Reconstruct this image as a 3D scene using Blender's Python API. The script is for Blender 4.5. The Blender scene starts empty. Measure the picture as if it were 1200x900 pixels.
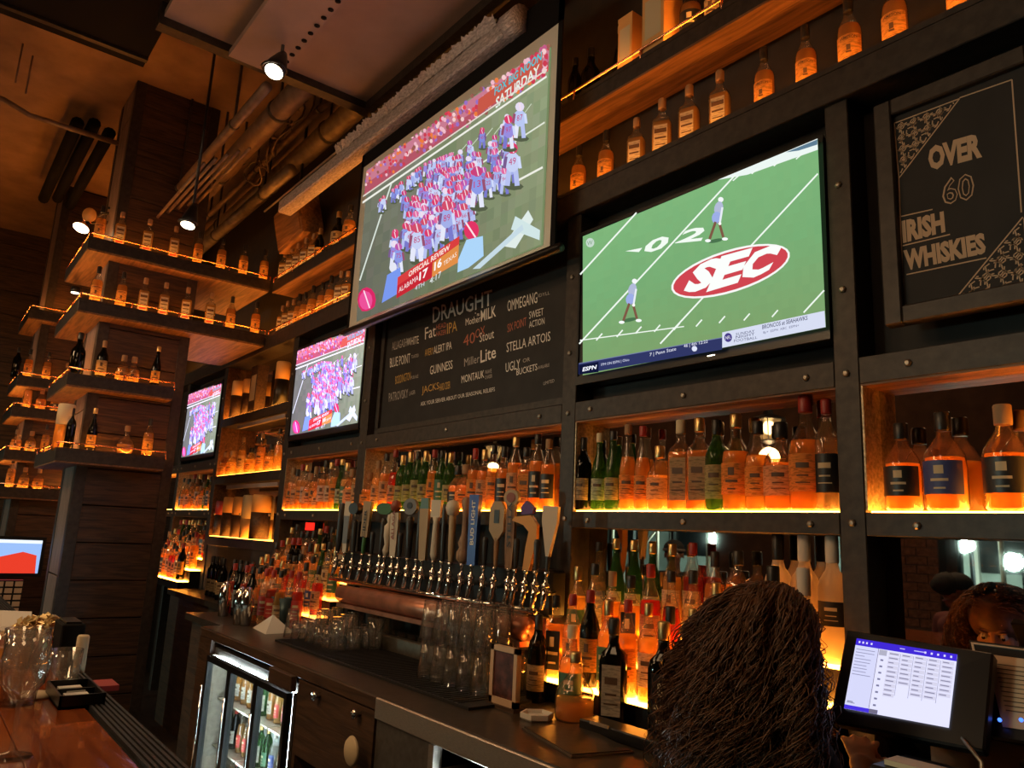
import bpy, bmesh, math, random
from mathutils import Vector, Matrix
random.seed(7)
PI = math.pi
# ------------------------------------------------------------------ camera
H = 1.6                                   # eye height; everything is built relative to the eye, then lifted by H at the end
R_ = Vector((0.61908054, 0.78395791, 0.04636028))
U_ = Vector((0.12694845, -0.1581567, 0.97921936))
F_ = Vector((-0.77499895, 0.60033028, 0.19743398))
FP = 891.35
scene = bpy.context.scene
cam = bpy.data.cameras.new('camera'); cam.sensor_width = 36; cam.lens = 36*FP/1200; cam.clip_start = 0.02
camo = bpy.data.objects.new('camera', cam); scene.collection.objects.link(camo)
camo.matrix_world = Matrix(((R_.x, U_.x, -F_.x, 0), (R_.y, U_.y, -F_.y, 0), (R_.z, U_.z, -F_.z, 0), (0, 0, 0, 1)))
scene.camera = camo
# ------------------------------------------------------------------ world, exposure
w = bpy.data.worlds.new('night'); scene.world = w; w.use_nodes = True
w.node_tree.nodes['Background'].inputs[0].default_value = (1.0, 0.55, 0.28, 1)
w.node_tree.nodes['Background'].inputs[1].default_value = 0.010
scene.view_settings.view_transform = 'Standard'; scene.view_settings.look = 'None'
scene.view_settings.gamma = 1; scene.view_settings.exposure = 0.0
cy = scene.cycles
cy.max_bounces = 7; cy.diffuse_bounces = 2; cy.glossy_bounces = 4; cy.transmission_bounces = 6; cy.transparent_max_bounces = 40
cy.use_denoising = True; cy.sample_clamp_indirect = 3.0; cy.caustics_reflective = False; cy.caustics_refractive = False
# ------------------------------------------------------------------ lamps and added fill lights
LIGHTS = []
def lamp(kind, loc, power, col, size=0.1, aim=None, spot=None, sy=None):
    l = bpy.data.lights.new(kind.lower()+'_lamp', kind); l.energy = power; l.color = col
    if kind == 'AREA':
        l.size = size
        if sy: l.shape = 'RECTANGLE'; l.size_y = sy
    elif kind in ('POINT', 'SPOT'): l.shadow_soft_size = size
    if kind == 'SPOT': l.spot_size = spot or 1.2; l.spot_blend = 0.6
    o = bpy.data.objects.new(kind.lower()+'_lamp', l); scene.collection.objects.link(o); o.location = loc
    if aim: o.rotation_euler = (Vector(aim)-Vector(loc)).to_track_quat('-Z', 'Y').to_euler()
    LIGHTS.append(o); return o
WARM = (1.0, 0.62, 0.32); AMBER = (1.0, 0.36, 0.06)
# added warm area fills over the customers' side, without fixtures
lamp('AREA', (-1.0, -0.6, 1.9), 5.0, WARM, 0.5, (-1.6, 1.9, -0.6))
lamp('AREA', (-3.2, -0.4, 2.0), 11, WARM, 0.5, (-3.4, 2.0, -0.5))
lamp('AREA', (-5.9, -0.5, 1.6), 15, WARM, 0.4, (-6.5, .9, 0.0))
lamp('AREA', (-2.4, -0.5, 1.5), 9, WARM, 0.35, (-2.4, 0.25, -0.43))
lamp('AREA', (-2.4, -1.9, 1.7), 14, WARM, 0.4, (-2.2, -.5, 0))  # fill added to brighten the customers seen in the mirrors
# warm house lights far down the room
lamp('POINT', (-8.0, -1.6, 1.6), 14, (1.0, 0.45, 0.14), 0.2)
lamp('POINT', (-5.0, -2.6, 1.8), 10, (1.0, 0.5, 0.2), 0.2)

# ------------------------------------------------------------------ helpers
def ray(x, y): return F_ + R_*((x-600)/FP) - U_*((y-450)/FP)
def PY(x, y, Y): d = ray(x, y); return d*(Y/d.y)      # point of the plane Y = const
def PZ(x, y, Z): d = ray(x, y); return d*(Z/d.z)
def PX(x, y, X): d = ray(x, y); return d*(X/d.x)
COL = scene.collection
class MB:
    def __init__(s): s.v = []; s.f = []; s.m = []; s.sm = []; s.c = []
    def add(s, vs, fs, m=0, smooth=False, col=None):
        b = len(s.v); s.v += [tuple(v) for v in vs]
        for f in fs: s.f.append([i+b for i in f]); s.m.append(m); s.sm.append(smooth); s.c.append(col)
        return s
    def box(s, x0, x1, y0, y1, z0, z1, m=0, col=None):
        x0, x1 = sorted((x0, x1)); y0, y1 = sorted((y0, y1)); z0, z1 = sorted((z0, z1))
        vs = [(x, y, z) for z in (z0, z1) for y in (y0, y1) for x in (x0, x1)]
        return s.add(vs, [(0, 2, 3, 1), (4, 5, 7, 6), (0, 1, 5, 4), (2, 6, 7, 3), (0, 4, 6, 2), (1, 3, 7, 5)], m, False, col)
    def obox(s, c, ax, ay, az, m=0):      # oriented box: centre and three half-axis vectors
        c = Vector(c); vs = []
        for k in (-1, 1):
            for j in (-1, 1):
                for i in (-1, 1): vs.append(c+Vector(ax)*i+Vector(ay)*j+Vector(az)*k)
        return s.add(vs, [(0, 2, 3, 1), (4, 5, 7, 6), (0, 1, 5, 4), (2, 6, 7, 3), (0, 4, 6, 2), (1, 3, 7, 5)], m)
    def lathe(s, prof, c=(0, 0, 0), seg=16, m=0, smooth=True, a0=0, a1=2*PI, sq=None, axis='z', cap=True):
        full = abs(a1-a0-2*PI) < 1e-6; n = seg if full else seg+1; vs = []
        for r, z in prof:
            for i in range(n):
                a = a0+(a1-a0)*i/seg; ca, sa = math.cos(a), math.sin(a); k = 1
                if sq: e = sq[0]; k = (abs(ca)**e+abs(sa)**e)**(-1/e)
                x, y = r*k*ca, r*k*sa*(sq[1] if sq else 1)
                p = (x, y, z) if axis == 'z' else ((x, z, y) if axis == 'y' else (z, x, y))
                vs.append((p[0]+c[0], p[1]+c[1], p[2]+c[2]))
        fs = []
        for j in range(len(prof)-1):
            for i in range(seg):
                i2 = (i+1) % n if full else i+1
                fs.append((j*n+i, j*n+i2, (j+1)*n+i2, (j+1)*n+i))
        if full and cap:
            if prof[0][0] > 1e-5: fs.append(tuple(range(n))[::-1])
            if prof[-1][0] > 1e-5: fs.append(tuple((len(prof)-1)*n+i for i in range(n)))
        return s.add(vs, fs, m, smooth)
    def tube(s, pts, r, seg=8, m=0, closed=False):
        pts = [Vector(p) for p in pts]; n = len(pts); vs = []; fs = []
        rr = r if isinstance(r, (list, tuple)) else [r]*n
        for k, p in enumerate(pts):
            t = (pts[min(k+1, n-1)]-pts[max(k-1, 0)]).normalized()
            a = t.cross(Vector((0, 0, 1))) if abs(t.z) < 0.9 else t.cross(Vector((1, 0, 0)))
            a.normalize(); b = t.cross(a)
            for i in range(seg):
                q = 2*PI*i/seg; vs.append(p+(a*math.cos(q)+b*math.sin(q))*rr[k])
        for k in range(n-1):
            for i in range(seg): fs.append((k*seg+i, k*seg+(i+1) % seg, (k+1)*seg+(i+1) % seg, (k+1)*seg+i))
        fs.append(tuple(range(seg))[::-1]); fs.append(tuple((n-1)*seg+i for i in range(seg)))
        return s.add(vs, fs, m, True)
    def mesh(s, name, mats, off=(0, 0, 0)):
        me = bpy.data.meshes.new(name)
        me.from_pydata([(v[0]-off[0], v[1]-off[1], v[2]-off[2]) for v in s.v], [], s.f)
        for m in (mats if isinstance(mats, (list, tuple)) else [mats]): me.materials.append(m)
        me.polygons.foreach_set('material_index', s.m); me.polygons.foreach_set('use_smooth', s.sm)
        if any(c is not None for c in s.c):
            at = me.color_attributes.new('Col', 'FLOAT_COLOR', 'CORNER'); data = []
            for f, c in zip(s.f, s.c): data += list((c or (1, 1, 1))[:3])+[1.0] if False else (list((c or (1, 1, 1))[:3])+[1.0])*len(f)
            at.data.foreach_set('color', data)
        me.update(); return me
    def build(s, name, mats, parent=None, bev=0, label=None):
        off = parent['_o'] if parent is not None else (0, 0, 0)
        o = bpy.data.objects.new(name, s.mesh(name, mats, off)); COL.objects.link(o)
        if parent is not None: o.parent = parent
        o['_o'] = list(off)
        if bev:
            md = o.modifiers.new('bevel', 'BEVEL'); md.width = bev; md.segments = 1; md.limit_method = 'ANGLE'
        if label: o['label'] = label
        return o
def B(x0, x1, y0, y1, z0, z1): return MB().box(x0, x1, y0, y1, z0, z1)
def thing(name, label, cat, loc=(0, 0, 0), group=None, rz=0):
    o = bpy.data.objects.new(name, None); COL.objects.link(o); o.location = loc; o.rotation_euler[2] = rz
    o.empty_display_size = 0.05; o['_o'] = list(loc); o['label'] = label; o['category'] = cat
    if group: o['group'] = group
    return o
def tag(o, label, cat, group=None, kind=None):
    o['label'] = label; o['category'] = cat
    if group: o['group'] = group
    if kind: o['kind'] = kind
    return o
def struct(o): o['kind'] = 'structure'; return o
ORD = ['leftmost', 'second', 'third', 'fourth', 'fifth', 'sixth', 'seventh', 'eighth', 'ninth', 'tenth', 'eleventh', 'twelfth', 'thirteenth', 'fourteenth',
       'fifteenth', 'sixteenth', 'seventeenth', 'eighteenth', 'nineteenth', 'twentieth', 'twenty-first', 'twenty-second', 'twenty-third', 'twenty-fourth']
def nth(i): return 'leftmost' if i == 0 else ORD[i]+' from left'
# ------------------------------------------------------------------ materials
def nt(name):
    m = bpy.data.materials.new(name); m.use_nodes = True; t = m.node_tree; t.nodes.clear()
    o = t.nodes.new('ShaderNodeOutputMaterial'); return m, t, o
def pbr(name, col, rough=0.5, metal=0, bump=0, scale=20, var=0.0, spec=0.5, stretch=(1, 1, 1), coat=0):
    m, t, o = nt(name); b = t.nodes.new('ShaderNodeBsdfPrincipled'); t.links.new(b.outputs[0], o.inputs[0])
    b.inputs['Base Color'].default_value = (*col, 1); b.inputs['Roughness'].default_value = rough; b.inputs['Metallic'].default_value = metal
    b.inputs['Specular IOR Level'].default_value = spec; b.inputs['Coat Weight'].default_value = coat
    if bump or var:
        tc = t.nodes.new('ShaderNodeTexCoord'); mp = t.nodes.new('ShaderNodeMapping'); mp.inputs['Scale'].default_value = stretch
        n = t.nodes.new('ShaderNodeTexNoise'); n.inputs['Scale'].default_value = scale; n.inputs['Detail'].default_value = 6
        t.links.new(tc.outputs['Object'], mp.inputs[0]); t.links.new(mp.outputs[0], n.inputs[0])
        if var:
            r = t.nodes.new('ShaderNodeValToRGB'); t.links.new(n.outputs[0], r.inputs[0])
            r.color_ramp.elements[0].position = 0.3; r.color_ramp.elements[1].position = 0.7
            r.color_ramp.elements[0].color = (*[c*(1-var) for c in col], 1); r.color_ramp.elements[1].color = (*[min(1, c*(1+var)) for c in col], 1)
            t.links.new(r.outputs[0], b.inputs['Base Color'])
        if bump:
            bp = t.nodes.new('ShaderNodeBump'); bp.inputs['Strength'].default_value = bump; bp.inputs['Distance'].default_value = 0.01
            t.links.new(n.outputs[0], bp.inputs['Height']); t.links.new(bp.outputs[0], b.inputs['Normal'])
    return m
def wood(name, c0, c1, axis=1, scale=3.0, rough=0.55, coat=0.0):
    m, t, o = nt(name); b = t.nodes.new('ShaderNodeBsdfPrincipled'); t.links.new(b.outputs[0], o.inputs[0])
    tc = t.nodes.new('ShaderNodeTexCoord'); mp = t.nodes.new('ShaderNodeMapping')
    s = [14, 14, 14]; s[axis] = 1.1; mp.inputs['Scale'].default_value = s
    n1 = t.nodes.new('ShaderNodeTexNoise'); n1.inputs['Scale'].default_value = scale; n1.inputs['Detail'].default_value = 8; n1.inputs['Distortion'].default_value = 1.2
    oi = t.nodes.new('ShaderNodeObjectInfo'); ad = t.nodes.new('ShaderNodeVectorMath'); ad.operation = 'ADD'
    t.links.new(tc.outputs['Object'], ad.inputs[0])
    sc = t.nodes.new('ShaderNodeMath'); sc.operation = 'MULTIPLY'; sc.inputs[1].default_value = 37
    t.links.new(oi.outputs['Random'], sc.inputs[0]); t.links.new(sc.outputs[0], ad.inputs[1])
    t.links.new(ad.outputs[0], mp.inputs[0]); t.links.new(mp.outputs[0], n1.inputs[0])
    r = t.nodes.new('ShaderNodeValToRGB'); r.color_ramp.elements[0].position = 0.32; r.color_ramp.elements[1].position = 0.68
    r.color_ramp.elements[0].color = (*c0, 1); r.color_ramp.elements[1].color = (*c1, 1)
    t.links.new(n1.outputs[0], r.inputs[0]); t.links.new(r.outputs[0], b.inputs['Base Color'])
    b.inputs['Roughness'].default_value = rough; b.inputs['Coat Weight'].default_value = coat
    bp = t.nodes.new('ShaderNodeBump'); bp.inputs['Strength'].default_value = 0.35; bp.inputs['Distance'].default_value = 0.006
    t.links.new(n1.outputs[0], bp.inputs['Height']); t.links.new(bp.outputs[0], b.inputs['Normal'])
    return m
def emit(name, col, s):
    m, t, o = nt(name); e = t.nodes.new('ShaderNodeEmission'); e.inputs[0].default_value = (*col, 1); e.inputs[1].default_value = s
    t.links.new(e.outputs[0], o.inputs[0]); return m
def glassy(name, tint, gloss=0.12, refr=0.0, transl=0.0, tcol=None, rough=0.02, edge=1.0):
    m, t, o = nt(name)
    tr = t.nodes.new('ShaderNodeBsdfTransparent'); tr.inputs[0].default_value = (*tint, 1); cur = tr.outputs[0]
    if edge < 1:      # a glass wall seen edge-on is a longer path through the glass
        l2 = t.nodes.new('ShaderNodeLayerWeight'); l2.inputs[0].default_value = .5; rp = t.nodes.new('ShaderNodeValToRGB'); t.links.new(l2.outputs['Facing'], rp.inputs[0])
        rp.color_ramp.elements[0].position = .55; rp.color_ramp.elements[1].position = .97; rp.color_ramp.elements[0].color = (*tint, 1); rp.color_ramp.elements[1].color = (*[c*edge for c in tint], 1)
        t.links.new(rp.outputs[0], tr.inputs[0])
    def mix(fac, sh):
        nonlocal cur
        mx = t.nodes.new('ShaderNodeMixShader')
        if isinstance(fac, float): mx.inputs[0].default_value = fac
        else: t.links.new(fac, mx.inputs[0])
        t.links.new(cur, mx.inputs[1]); t.links.new(sh, mx.inputs[2]); cur = mx.outputs[0]
    if refr:
        g = t.nodes.new('ShaderNodeBsdfRefraction'); g.inputs['Color'].default_value = (*tint, 1); g.inputs['IOR'].default_value = 1.15; g.inputs['Roughness'].default_value = 0.08
        mix(float(refr), g.outputs[0])
    if transl:
        a = t.nodes.new('ShaderNodeBsdfTranslucent'); a.inputs[0].default_value = (*(tcol or tint), 1)
        d = t.nodes.new('ShaderNodeBsdfDiffuse'); d.inputs[0].default_value = (*(tcol or tint), 1)
        ms = t.nodes.new('ShaderNodeMixShader'); ms.inputs[0].default_value = 0.35; t.links.new(a.outputs[0], ms.inputs[1]); t.links.new(d.outputs[0], ms.inputs[2])
        mix(float(transl), ms.outputs[0])
    gl = t.nodes.new('ShaderNodeBsdfGlossy'); gl.inputs['Roughness'].default_value = rough
    lw = t.nodes.new('ShaderNodeLayerWeight'); lw.inputs[0].default_value = 0.5      # facing works alike on both sides of a thin wall
    pw = t.nodes.new('ShaderNodeMath'); pw.operation = 'POWER'; pw.inputs[1].default_value = 3.5; t.links.new(lw.outputs['Facing'], pw.inputs[0])
    ml = t.nodes.new('ShaderNodeMath'); ml.operation = 'MULTIPLY_ADD'; ml.inputs[1].default_value = min(.75, gloss*4); ml.inputs[2].default_value = gloss*.3; t.links.new(pw.outputs[0], ml.inputs[0])
    mix(ml.outputs[0], gl.outputs[0])
    t.links.new(cur, o.inputs[0]); return m
M = {}
M['steel_dark'] = pbr('blackened steel', (0.040, 0.030, 0.024), 0.5, 0.25, 0.15, 30, 0.35)
M['black'] = pbr('black plastic', (0.008, 0.008, 0.009), 0.35)
M['matte'] = pbr('matte black', (0.008, 0.007, 0.007), 0.9, spec=0.15)
M['blackwall'] = pbr('dark painted wall', (0.020, 0.015, 0.012), 0.7, 0, 0.2, 12, 0.3)
M['plank'] = wood('dark oak plank', (0.018, 0.009, 0.005), (0.090, 0.042, 0.020), 1)
M['plankx'] = wood('dark oak plank lengthwise', (0.018, 0.009, 0.005), (0.090, 0.042, 0.020), 0)
M['plankz'] = wood('greyish upright timber', (0.12, 0.08, 0.065), (0.32, 0.22, 0.18), 2)
M['shelfwood'] = wood('stained shelf wood', (0.10, 0.045, 0.018), (0.30, 0.14, 0.055), 0, 2.5)
M['cabinet'] = wood('brown cabinet wood', (0.035, 0.018, 0.009), (0.10, 0.05, 0.024), 0)
M['bar'] = wood('varnished red bar top', (0.16, 0.030, 0.008), (0.34, 0.085, 0.02), 0, 2.0, 0.14, 0.6)
M['counter'] = pbr('dark stone worktop', (0.040, 0.030, 0.022), 0.3, 0, 0.05, 30, 0.4)
M['mat'] = pbr('ribbed rubber mat', (0.010, 0.009, 0.009), 0.6, 0, 0.4, 200)
M['steel'] = pbr('brushed steel', (0.72, 0.62, 0.50), 0.38, 0.9, 0.12, 60, 0.15, stretch=(1, 1, 12))
M['steeldull'] = pbr('dull steel', (0.30, 0.26, 0.21), 0.42, 0.9, 0.1, 40, 0.15)
M['chrome'] = pbr('chrome', (0.8, 0.77, 0.72), 0.08, 1.0)
M['copper'] = pbr('copper pipe', (0.85, 0.38, 0.20), 0.25, 1.0)
M['coppertray'] = pbr('copper tray', (0.62, 0.27, 0.17), 0.33, 0.75, 0.25, 9, 0.35)
M['mirror'] = pbr('mirror glass', (0.62, 0.60, 0.58), 0.015, 1.0)
M['jamb'] = pbr('brushed brass jamb', (0.55, 0.42, 0.26), 0.45, 0.7, 0.4, 90, 0.4)
M['ceiling'] = pbr('stained concrete ceiling', (0.26, 0.15, 0.085), 0.8, 0, 0.2, 4, 0.25)
M['soffit'] = pbr('painted ceiling board', (0.32, 0.24, 0.22), 0.7, 0, 0.1, 5, 0.1)
M['pipe'] = pbr('painted pipe', (0.20, 0.13, 0.09), 0.5, 0.2, 0.1, 12, 0.3)
M['pipegrey'] = pbr('galvanised pipe', (0.20, 0.16, 0.12), 0.5, 0.5, 0.1, 14, 0.3)
M['foil'] = pbr('crinkled film wrap', (0.55, 0.47, 0.47), 0.35, 0.3, 1.0, 38, 0.4, stretch=(1, 3, 3))
M['floor'] = pbr('dark floor', (0.035, 0.025, 0.02), 0.6, 0, 0.2, 20, 0.3)
M['brick'] = pbr('brick', (0.30, 0.16, 0.10), 0.85, 0, 0.4, 25, 0.35)
M['roomwall'] = pbr('brown plaster', (0.13, 0.08, 0.05), 0.8, 0, 0.1, 6, 0.2)
M['chalk'] = pbr('chalk white', (0.85, 0.80, 0.74), 0.9); M['bright'] = pbr('white enamel', (0.8, 0.85, 0.88), 0.5)
M['chalkr'] = pbr('chalk red', (0.50, 0.16, 0.10), 0.9); M['chalky'] = pbr('chalk yellow', (0.62, 0.38, 0.10), 0.9)
M['chalkg'] = pbr('chalk grey', (0.45, 0.41, 0.38), 0.9)
M['board'] = pbr('chalkboard', (0.020, 0.017, 0.016), 0.75, 0, 0.05, 8, 0.3)
M['tan'] = pbr('tan sign paint', (0.62, 0.42, 0.27), 0.7)
M['white'] = pbr('white paper', (0.72, 0.68, 0.60), 0.7); M['cream'] = pbr('cream paper', (0.66, 0.52, 0.32), 0.7)
M['orange'] = pbr('orange paper label', (0.80, 0.42, 0.14), 0.6); M['blacklabel'] = pbr('black label', (0.02, 0.02, 0.022), 0.4)
M['redlabel'] = pbr('red label', (0.45, 0.04, 0.03), 0.5); M['greenlabel'] = pbr('green label', (0.05, 0.14, 0.07), 0.5)
M['bluelabel'] = pbr('blue label', (0.05, 0.07, 0.22), 0.5); M['gold'] = pbr('gold foil', (0.75, 0.5, 0.2), 0.3, 0.9)
def paper(name, col, tr=.5):
    m, t, o = nt(name); d = t.nodes.new('ShaderNodeBsdfDiffuse'); a = t.nodes.new('ShaderNodeBsdfTranslucent'); x = t.nodes.new('ShaderNodeMixShader'); x.inputs[0].default_value = tr
    n = t.nodes.new('ShaderNodeTexNoise'); n.inputs['Scale'].default_value = 90; tc = t.nodes.new('ShaderNodeTexCoord'); mp = t.nodes.new('ShaderNodeMapping'); mp.inputs['Scale'].default_value = (.6, .6, 2.6)
    r = t.nodes.new('ShaderNodeValToRGB'); r.color_ramp.elements[0].position = .38; r.color_ramp.elements[1].position = .55; r.color_ramp.elements[0].color = (*[c*.62 for c in col], 1); r.color_ramp.elements[1].color = (*col, 1)
    t.links.new(tc.outputs['Object'], mp.inputs[0]); t.links.new(mp.outputs[0], n.inputs[0]); t.links.new(n.outputs[0], r.inputs[0])
    for q in (d, a): t.links.new(r.outputs[0], q.inputs[0])
    t.links.new(d.outputs[0], x.inputs[1]); t.links.new(a.outputs[0], x.inputs[2]); t.links.new(x.outputs[0], o.inputs[0]); return m
M['p_white'] = paper('white bottle label', (0.72, 0.66, 0.55)); M['p_cream'] = paper('cream bottle label', (0.70, 0.52, 0.30)); M['p_orange'] = paper('orange bottle label', (0.85, 0.44, 0.13))
M['print'] = pbr('dark print', (0.10, 0.055, 0.03), 0.6)
M['cork'] = pbr('cork', (0.35, 0.2, 0.1), 0.8); M['blackcap'] = pbr('black cap', (0.02, 0.018, 0.016), 0.35); M['redcap'] = pbr('red cap', (0.35, 0.03, 0.02), 0.4)
M['glass'] = glassy('clear glass', (0.96, 0.95, 0.91), 0.2, 0, 0.07, (1.0, 0.75, 0.45), edge=.3)
M['tumbler'] = glassy('drinking glass', (0.985, 0.98, 0.965), 0.34, 0, 0.06, (0.95, 0.88, 0.72), 0.05, edge=.5)
M['pane'] = glassy('door glass', (0.85, 0.88, 0.86), 0.06)
M['l_amber'] = glassy('amber spirit', (1.0, 0.62, 0.22), 0.05, 0.3, 0.46, (1.0, 0.54, 0.13))
M['l_gold'] = glassy('golden spirit', (1.0, 0.78, 0.38), 0.05, 0.3, 0.40, (1.0, 0.62, 0.22))
M['l_red'] = glassy('red liqueur', (0.75, 0.10, 0.05), 0.05, 0.2, 0.45, (0.75, 0.08, 0.03))
M['l_clear'] = glassy('clear spirit', (0.95, 0.94, 0.92), 0.05, 0.35, 0.08, (0.9, 0.9, 0.88))
M['l_dark'] = glassy('dark wine glass', (0.05, 0.06, 0.03), 0.10, 0, 0.25, (0.02, 0.022, 0.014))
M['l_green'] = glassy('green bottle glass', (0.20, 0.42, 0.18), 0.10, 0, 0.35, (0.10, 0.22, 0.07))
M['frost'] = glassy('frosted glass', (0.95, 0.9, 0.82), 0.04, 0, 0.75, (0.95, 0.80, 0.62), 0.35)
M['led'] = emit('amber shelf light', (1.0, 0.33, 0.035), 34.0)
M['leddim'] = emit('amber step light', (1.0, 0.33, 0.04), 11.0)
M['ledtop'] = emit('amber strip', (1.0, 0.32, 0.04), 62.0)
M['cool'] = emit('cool fridge tube', (0.75, 0.92, 1.0), 40.0)
M['bulb'] = emit('warm bulb', (1.0, 0.72, 0.38), 14.0); M['bulbhot'] = emit('lamp face', (1.0, 0.86, 0.62), 9.0)
M['redled'] = emit('red sign light', (1.0, 0.02, 0.01), 1.6); M['blueled'] = emit('blue led', (0.05, 0.15, 1.0), 3.0)
M['street'] = emit('street lamp', (0.75, 1.0, 0.92), 30.0)
def picmat(name, k):
    m, t, o = nt(name); e = t.nodes.new('ShaderNodeEmission'); a = t.nodes.new('ShaderNodeVertexColor'); a.layer_name = 'Col'
    t.links.new(a.outputs[0], e.inputs[0]); e.inputs[1].default_value = k; t.links.new(e.outputs[0], o.inputs[0]); return m
M['pic'] = picmat('television picture', 1.12); M['picdim'] = picmat('projected picture', 1.05)
def sr(r, g, b):     # 0-255 display colour to linear
    return tuple(((c/255+0.055)/1.055)**2.4 if c > 10 else c/255/12.92 for c in (r, g, b))
# ------------------------------------------------------------------ lettering
_T = {}
def textgeo(s, outline=0, bold=0.0):
    k = (s, outline, bold)
    if k in _T: return _T[k]
    cu = bpy.data.curves.new('t', 'FONT'); cu.body = s; cu.resolution_u = 2; cu.offset = bold
    if outline: cu.fill_mode = 'NONE'; cu.bevel_depth = outline; cu.bevel_resolution = 0
    ob = bpy.data.objects.new('t', cu); COL.objects.link(ob)
    dg = bpy.context.evaluated_depsgraph_get(); dg.update(); me = ob.evaluated_get(dg).to_mesh()
    vs = [tuple(v.co) for v in me.vertices]; fs = [tuple(p.vertices) for p in me.polygons]
    ob.evaluated_get(dg).to_mesh_clear(); bpy.data.objects.remove(ob); bpy.data.curves.remove(cu)
    x0 = min(v[0] for v in vs); x1 = max(v[0] for v in vs); y0 = min(v[1] for v in vs); y1 = max(v[1] for v in vs)
    _T[k] = ([((v[0]-x0)/(x1-x0), (v[1]-y0)/(y1-y0), v[2]) for v in vs], fs); return _T[k]
def text_px(mb, s, q, Y, m=0, col=None, **kw):    # q: image corners BL, BR, TR, TL, mapped to the plane Y
    vs, fs = textgeo(s, **kw); c = [PY(*p, Y) for p in q]; out = []
    for u, v, _ in vs:
        out.append(c[0]*(1-u)*(1-v)+c[1]*u*(1-v)+c[2]*u*v+c[3]*(1-u)*v)
    mb.add(out, fs, m, False, col)
def text_world(mb, s, o, ux, uy, m=0, col=None, **kw):
    vs, fs = textgeo(s, **kw); o = Vector(o); ux = Vector(ux); uy = Vector(uy)
    mb.add([o+ux*u+uy*v for u, v, _ in vs], fs, m, False, col)
# ================================================================== the room
WY = 2.12            # front plane of the shelving
MY = 2.222           # mirror plane
BY = 2.32            # wall behind
floor = struct(B(-11, 3, -5.2, 2.6, -1.65, -1.6).build('floor', M['floor']))
wb = struct(B(-11, 3, BY+.02, BY+.14, -1.6, 3.5).build('wall_back', M['blackwall']))
wl = struct(B(-11.0, -10.86, -5.2, BY+.02, -1.6, 3.5).build('wall_left', M['blackwall']))
for k in range(17):                                          # boards on the far wall
    B(-10.86, -10.835, -1.2, 2.3, -1.4+k*.29, -1.4+k*.29+.28).build('board', M['plank'], wl)
wr = struct(B(3.0, 3.1, -5.2, BY+.02, -1.6, 3.5).build('wall_right', M['roomwall']))
ce = struct(B(-11, 3, -5.2, 2.6, 3.42, 3.5).build('ceiling', M['ceiling']))
for k in range(5): B(-11, 3, -4.2+k*1.35, -4.06+k*1.35, 3.30, 3.42).build('joist', M['matte'], ce) if k < 3 else None
# lower ceiling of boards over the service side, with its channel
so = thing('lowered_ceiling', 'flat lowered ceiling panel above the large screen', 'ceiling', (-2, 1, 2.72))
so['kind'] = 'structure'; del so['category']; del so['label']; so.name = 'trim_1'
for k in range(4): B(-4.22+k*1.6, -2.63+k*1.6, .70, 1.95, 2.75, 2.79).build('ceiling_board', M['soffit'], so)
B(-4.30, -4.22, .68, 2.02, 2.70, 2.84).build('edge_beam', M['steel_dark'], so)
B(-4.22, 2, 1.95, 2.02, 2.69, 2.80).build('edge_beam', M['steel_dark'], so)
ch = MB().box(-4.2, 2, 1.06, 1.36, 2.66, 2.70).build('steel_channel', M['soffit'], so)
hm = MB()
for k in range(70):
    x = -4.1+k*.085; hm.lathe([(.016, -.0), (.016, .004)], (x, 1.335, 2.655), 8)
hm.build('punched_hole', M['matte'], ch); ch.children[0]['kind'] = 'stuff'
# dark air duct up at the far left
du = thing('air_duct', 'dark rectangular air duct hanging at the top left of the ceiling', 'duct', (-3.5, .4, 3.05))
B(-5.3, 0.5, -.9, .80, 3.02, 3.40).build('duct_body', M['matte'], du)
for k in range(7): B(-5.2+k*.8, -5.16+k*.8, -.9, .80, 3.0, 3.03).build('duct_seam', M['steel_dark'], du)
for k, (y, z) in enumerate(((.62, 3.2), (.74, 3.24), (.86, 3.2))):
    o = MB().tube([(-8.84, y, z), (-6.84, y, z)], .05, 10).build('conduit', M['matte']); tag(o, 'dark ceiling conduit behind the timber pier, %s of three' % ('leftmost', 'middle', 'rightmost')[k], 'pipe', 'conduits beyond the pier')
o = MB().tube([(-6.6, -1.2, 3.08), (-6.6, .10, 3.08), (-6.6, .28, 3.02), (-6.6, .905, 3.02)], .022, 8).build('sprinkler_pipe', M['pipe'])
tag(o, 'thin kinked pipe running across the ceiling towards the timber pier', 'pipe')
for k, (px, py) in enumerate(((30, 110), (18, 97))):
    p = PZ(px, py, 3.1); o = MB().tube([p, (p.x, p.y, 3.42)], .006, 6).build('hanger_rod', M['pipe']); tag(o, ('thin hanger rod right of another at upper left', 'thin hanger rod nearest the left picture edge')[k], 'rod')
# pipes running along the wall
def xpipe(px, py, Y, xr, r, mat, label, name='ceiling_pipe', flange=False, x0=-9.8):
    p = PY(px, py, Y); t = thing(name, label, 'pipe', (xr, Y, p.z))
    MB().tube([(x0, Y, p.z), (xr, Y, p.z)], r, 14).build('pipe_run', mat, t)
    if flange:
        MB().tube([(xr-.02, Y, p.z), (xr+.03, Y, p.z)], r*1.35, 14).build('flange', M['steel_dark'], t)
    for q in range(3):
        x = xr-.6-q*1.3; MB().tube([(x-.015, Y, p.z), (x+.015, Y, p.z)], r*1.12, 14).build('clamp', M['steel_dark'], t)
        B(x-.008, x+.008, Y-.008, Y+.008, p.z, 3.42).build('hanger', M['steel_dark'], t)
xpipe(380, 160, 2.16, -4.70, .085, M['pipegrey'], 'large grey pipe ending in a flange left of the big screen', flange=True)
xpipe(320, 138, 1.62, -4.30, .075, M['pipe'], 'thick brown pipe running beside the ceiling spotlight', x0=-6.2)
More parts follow.
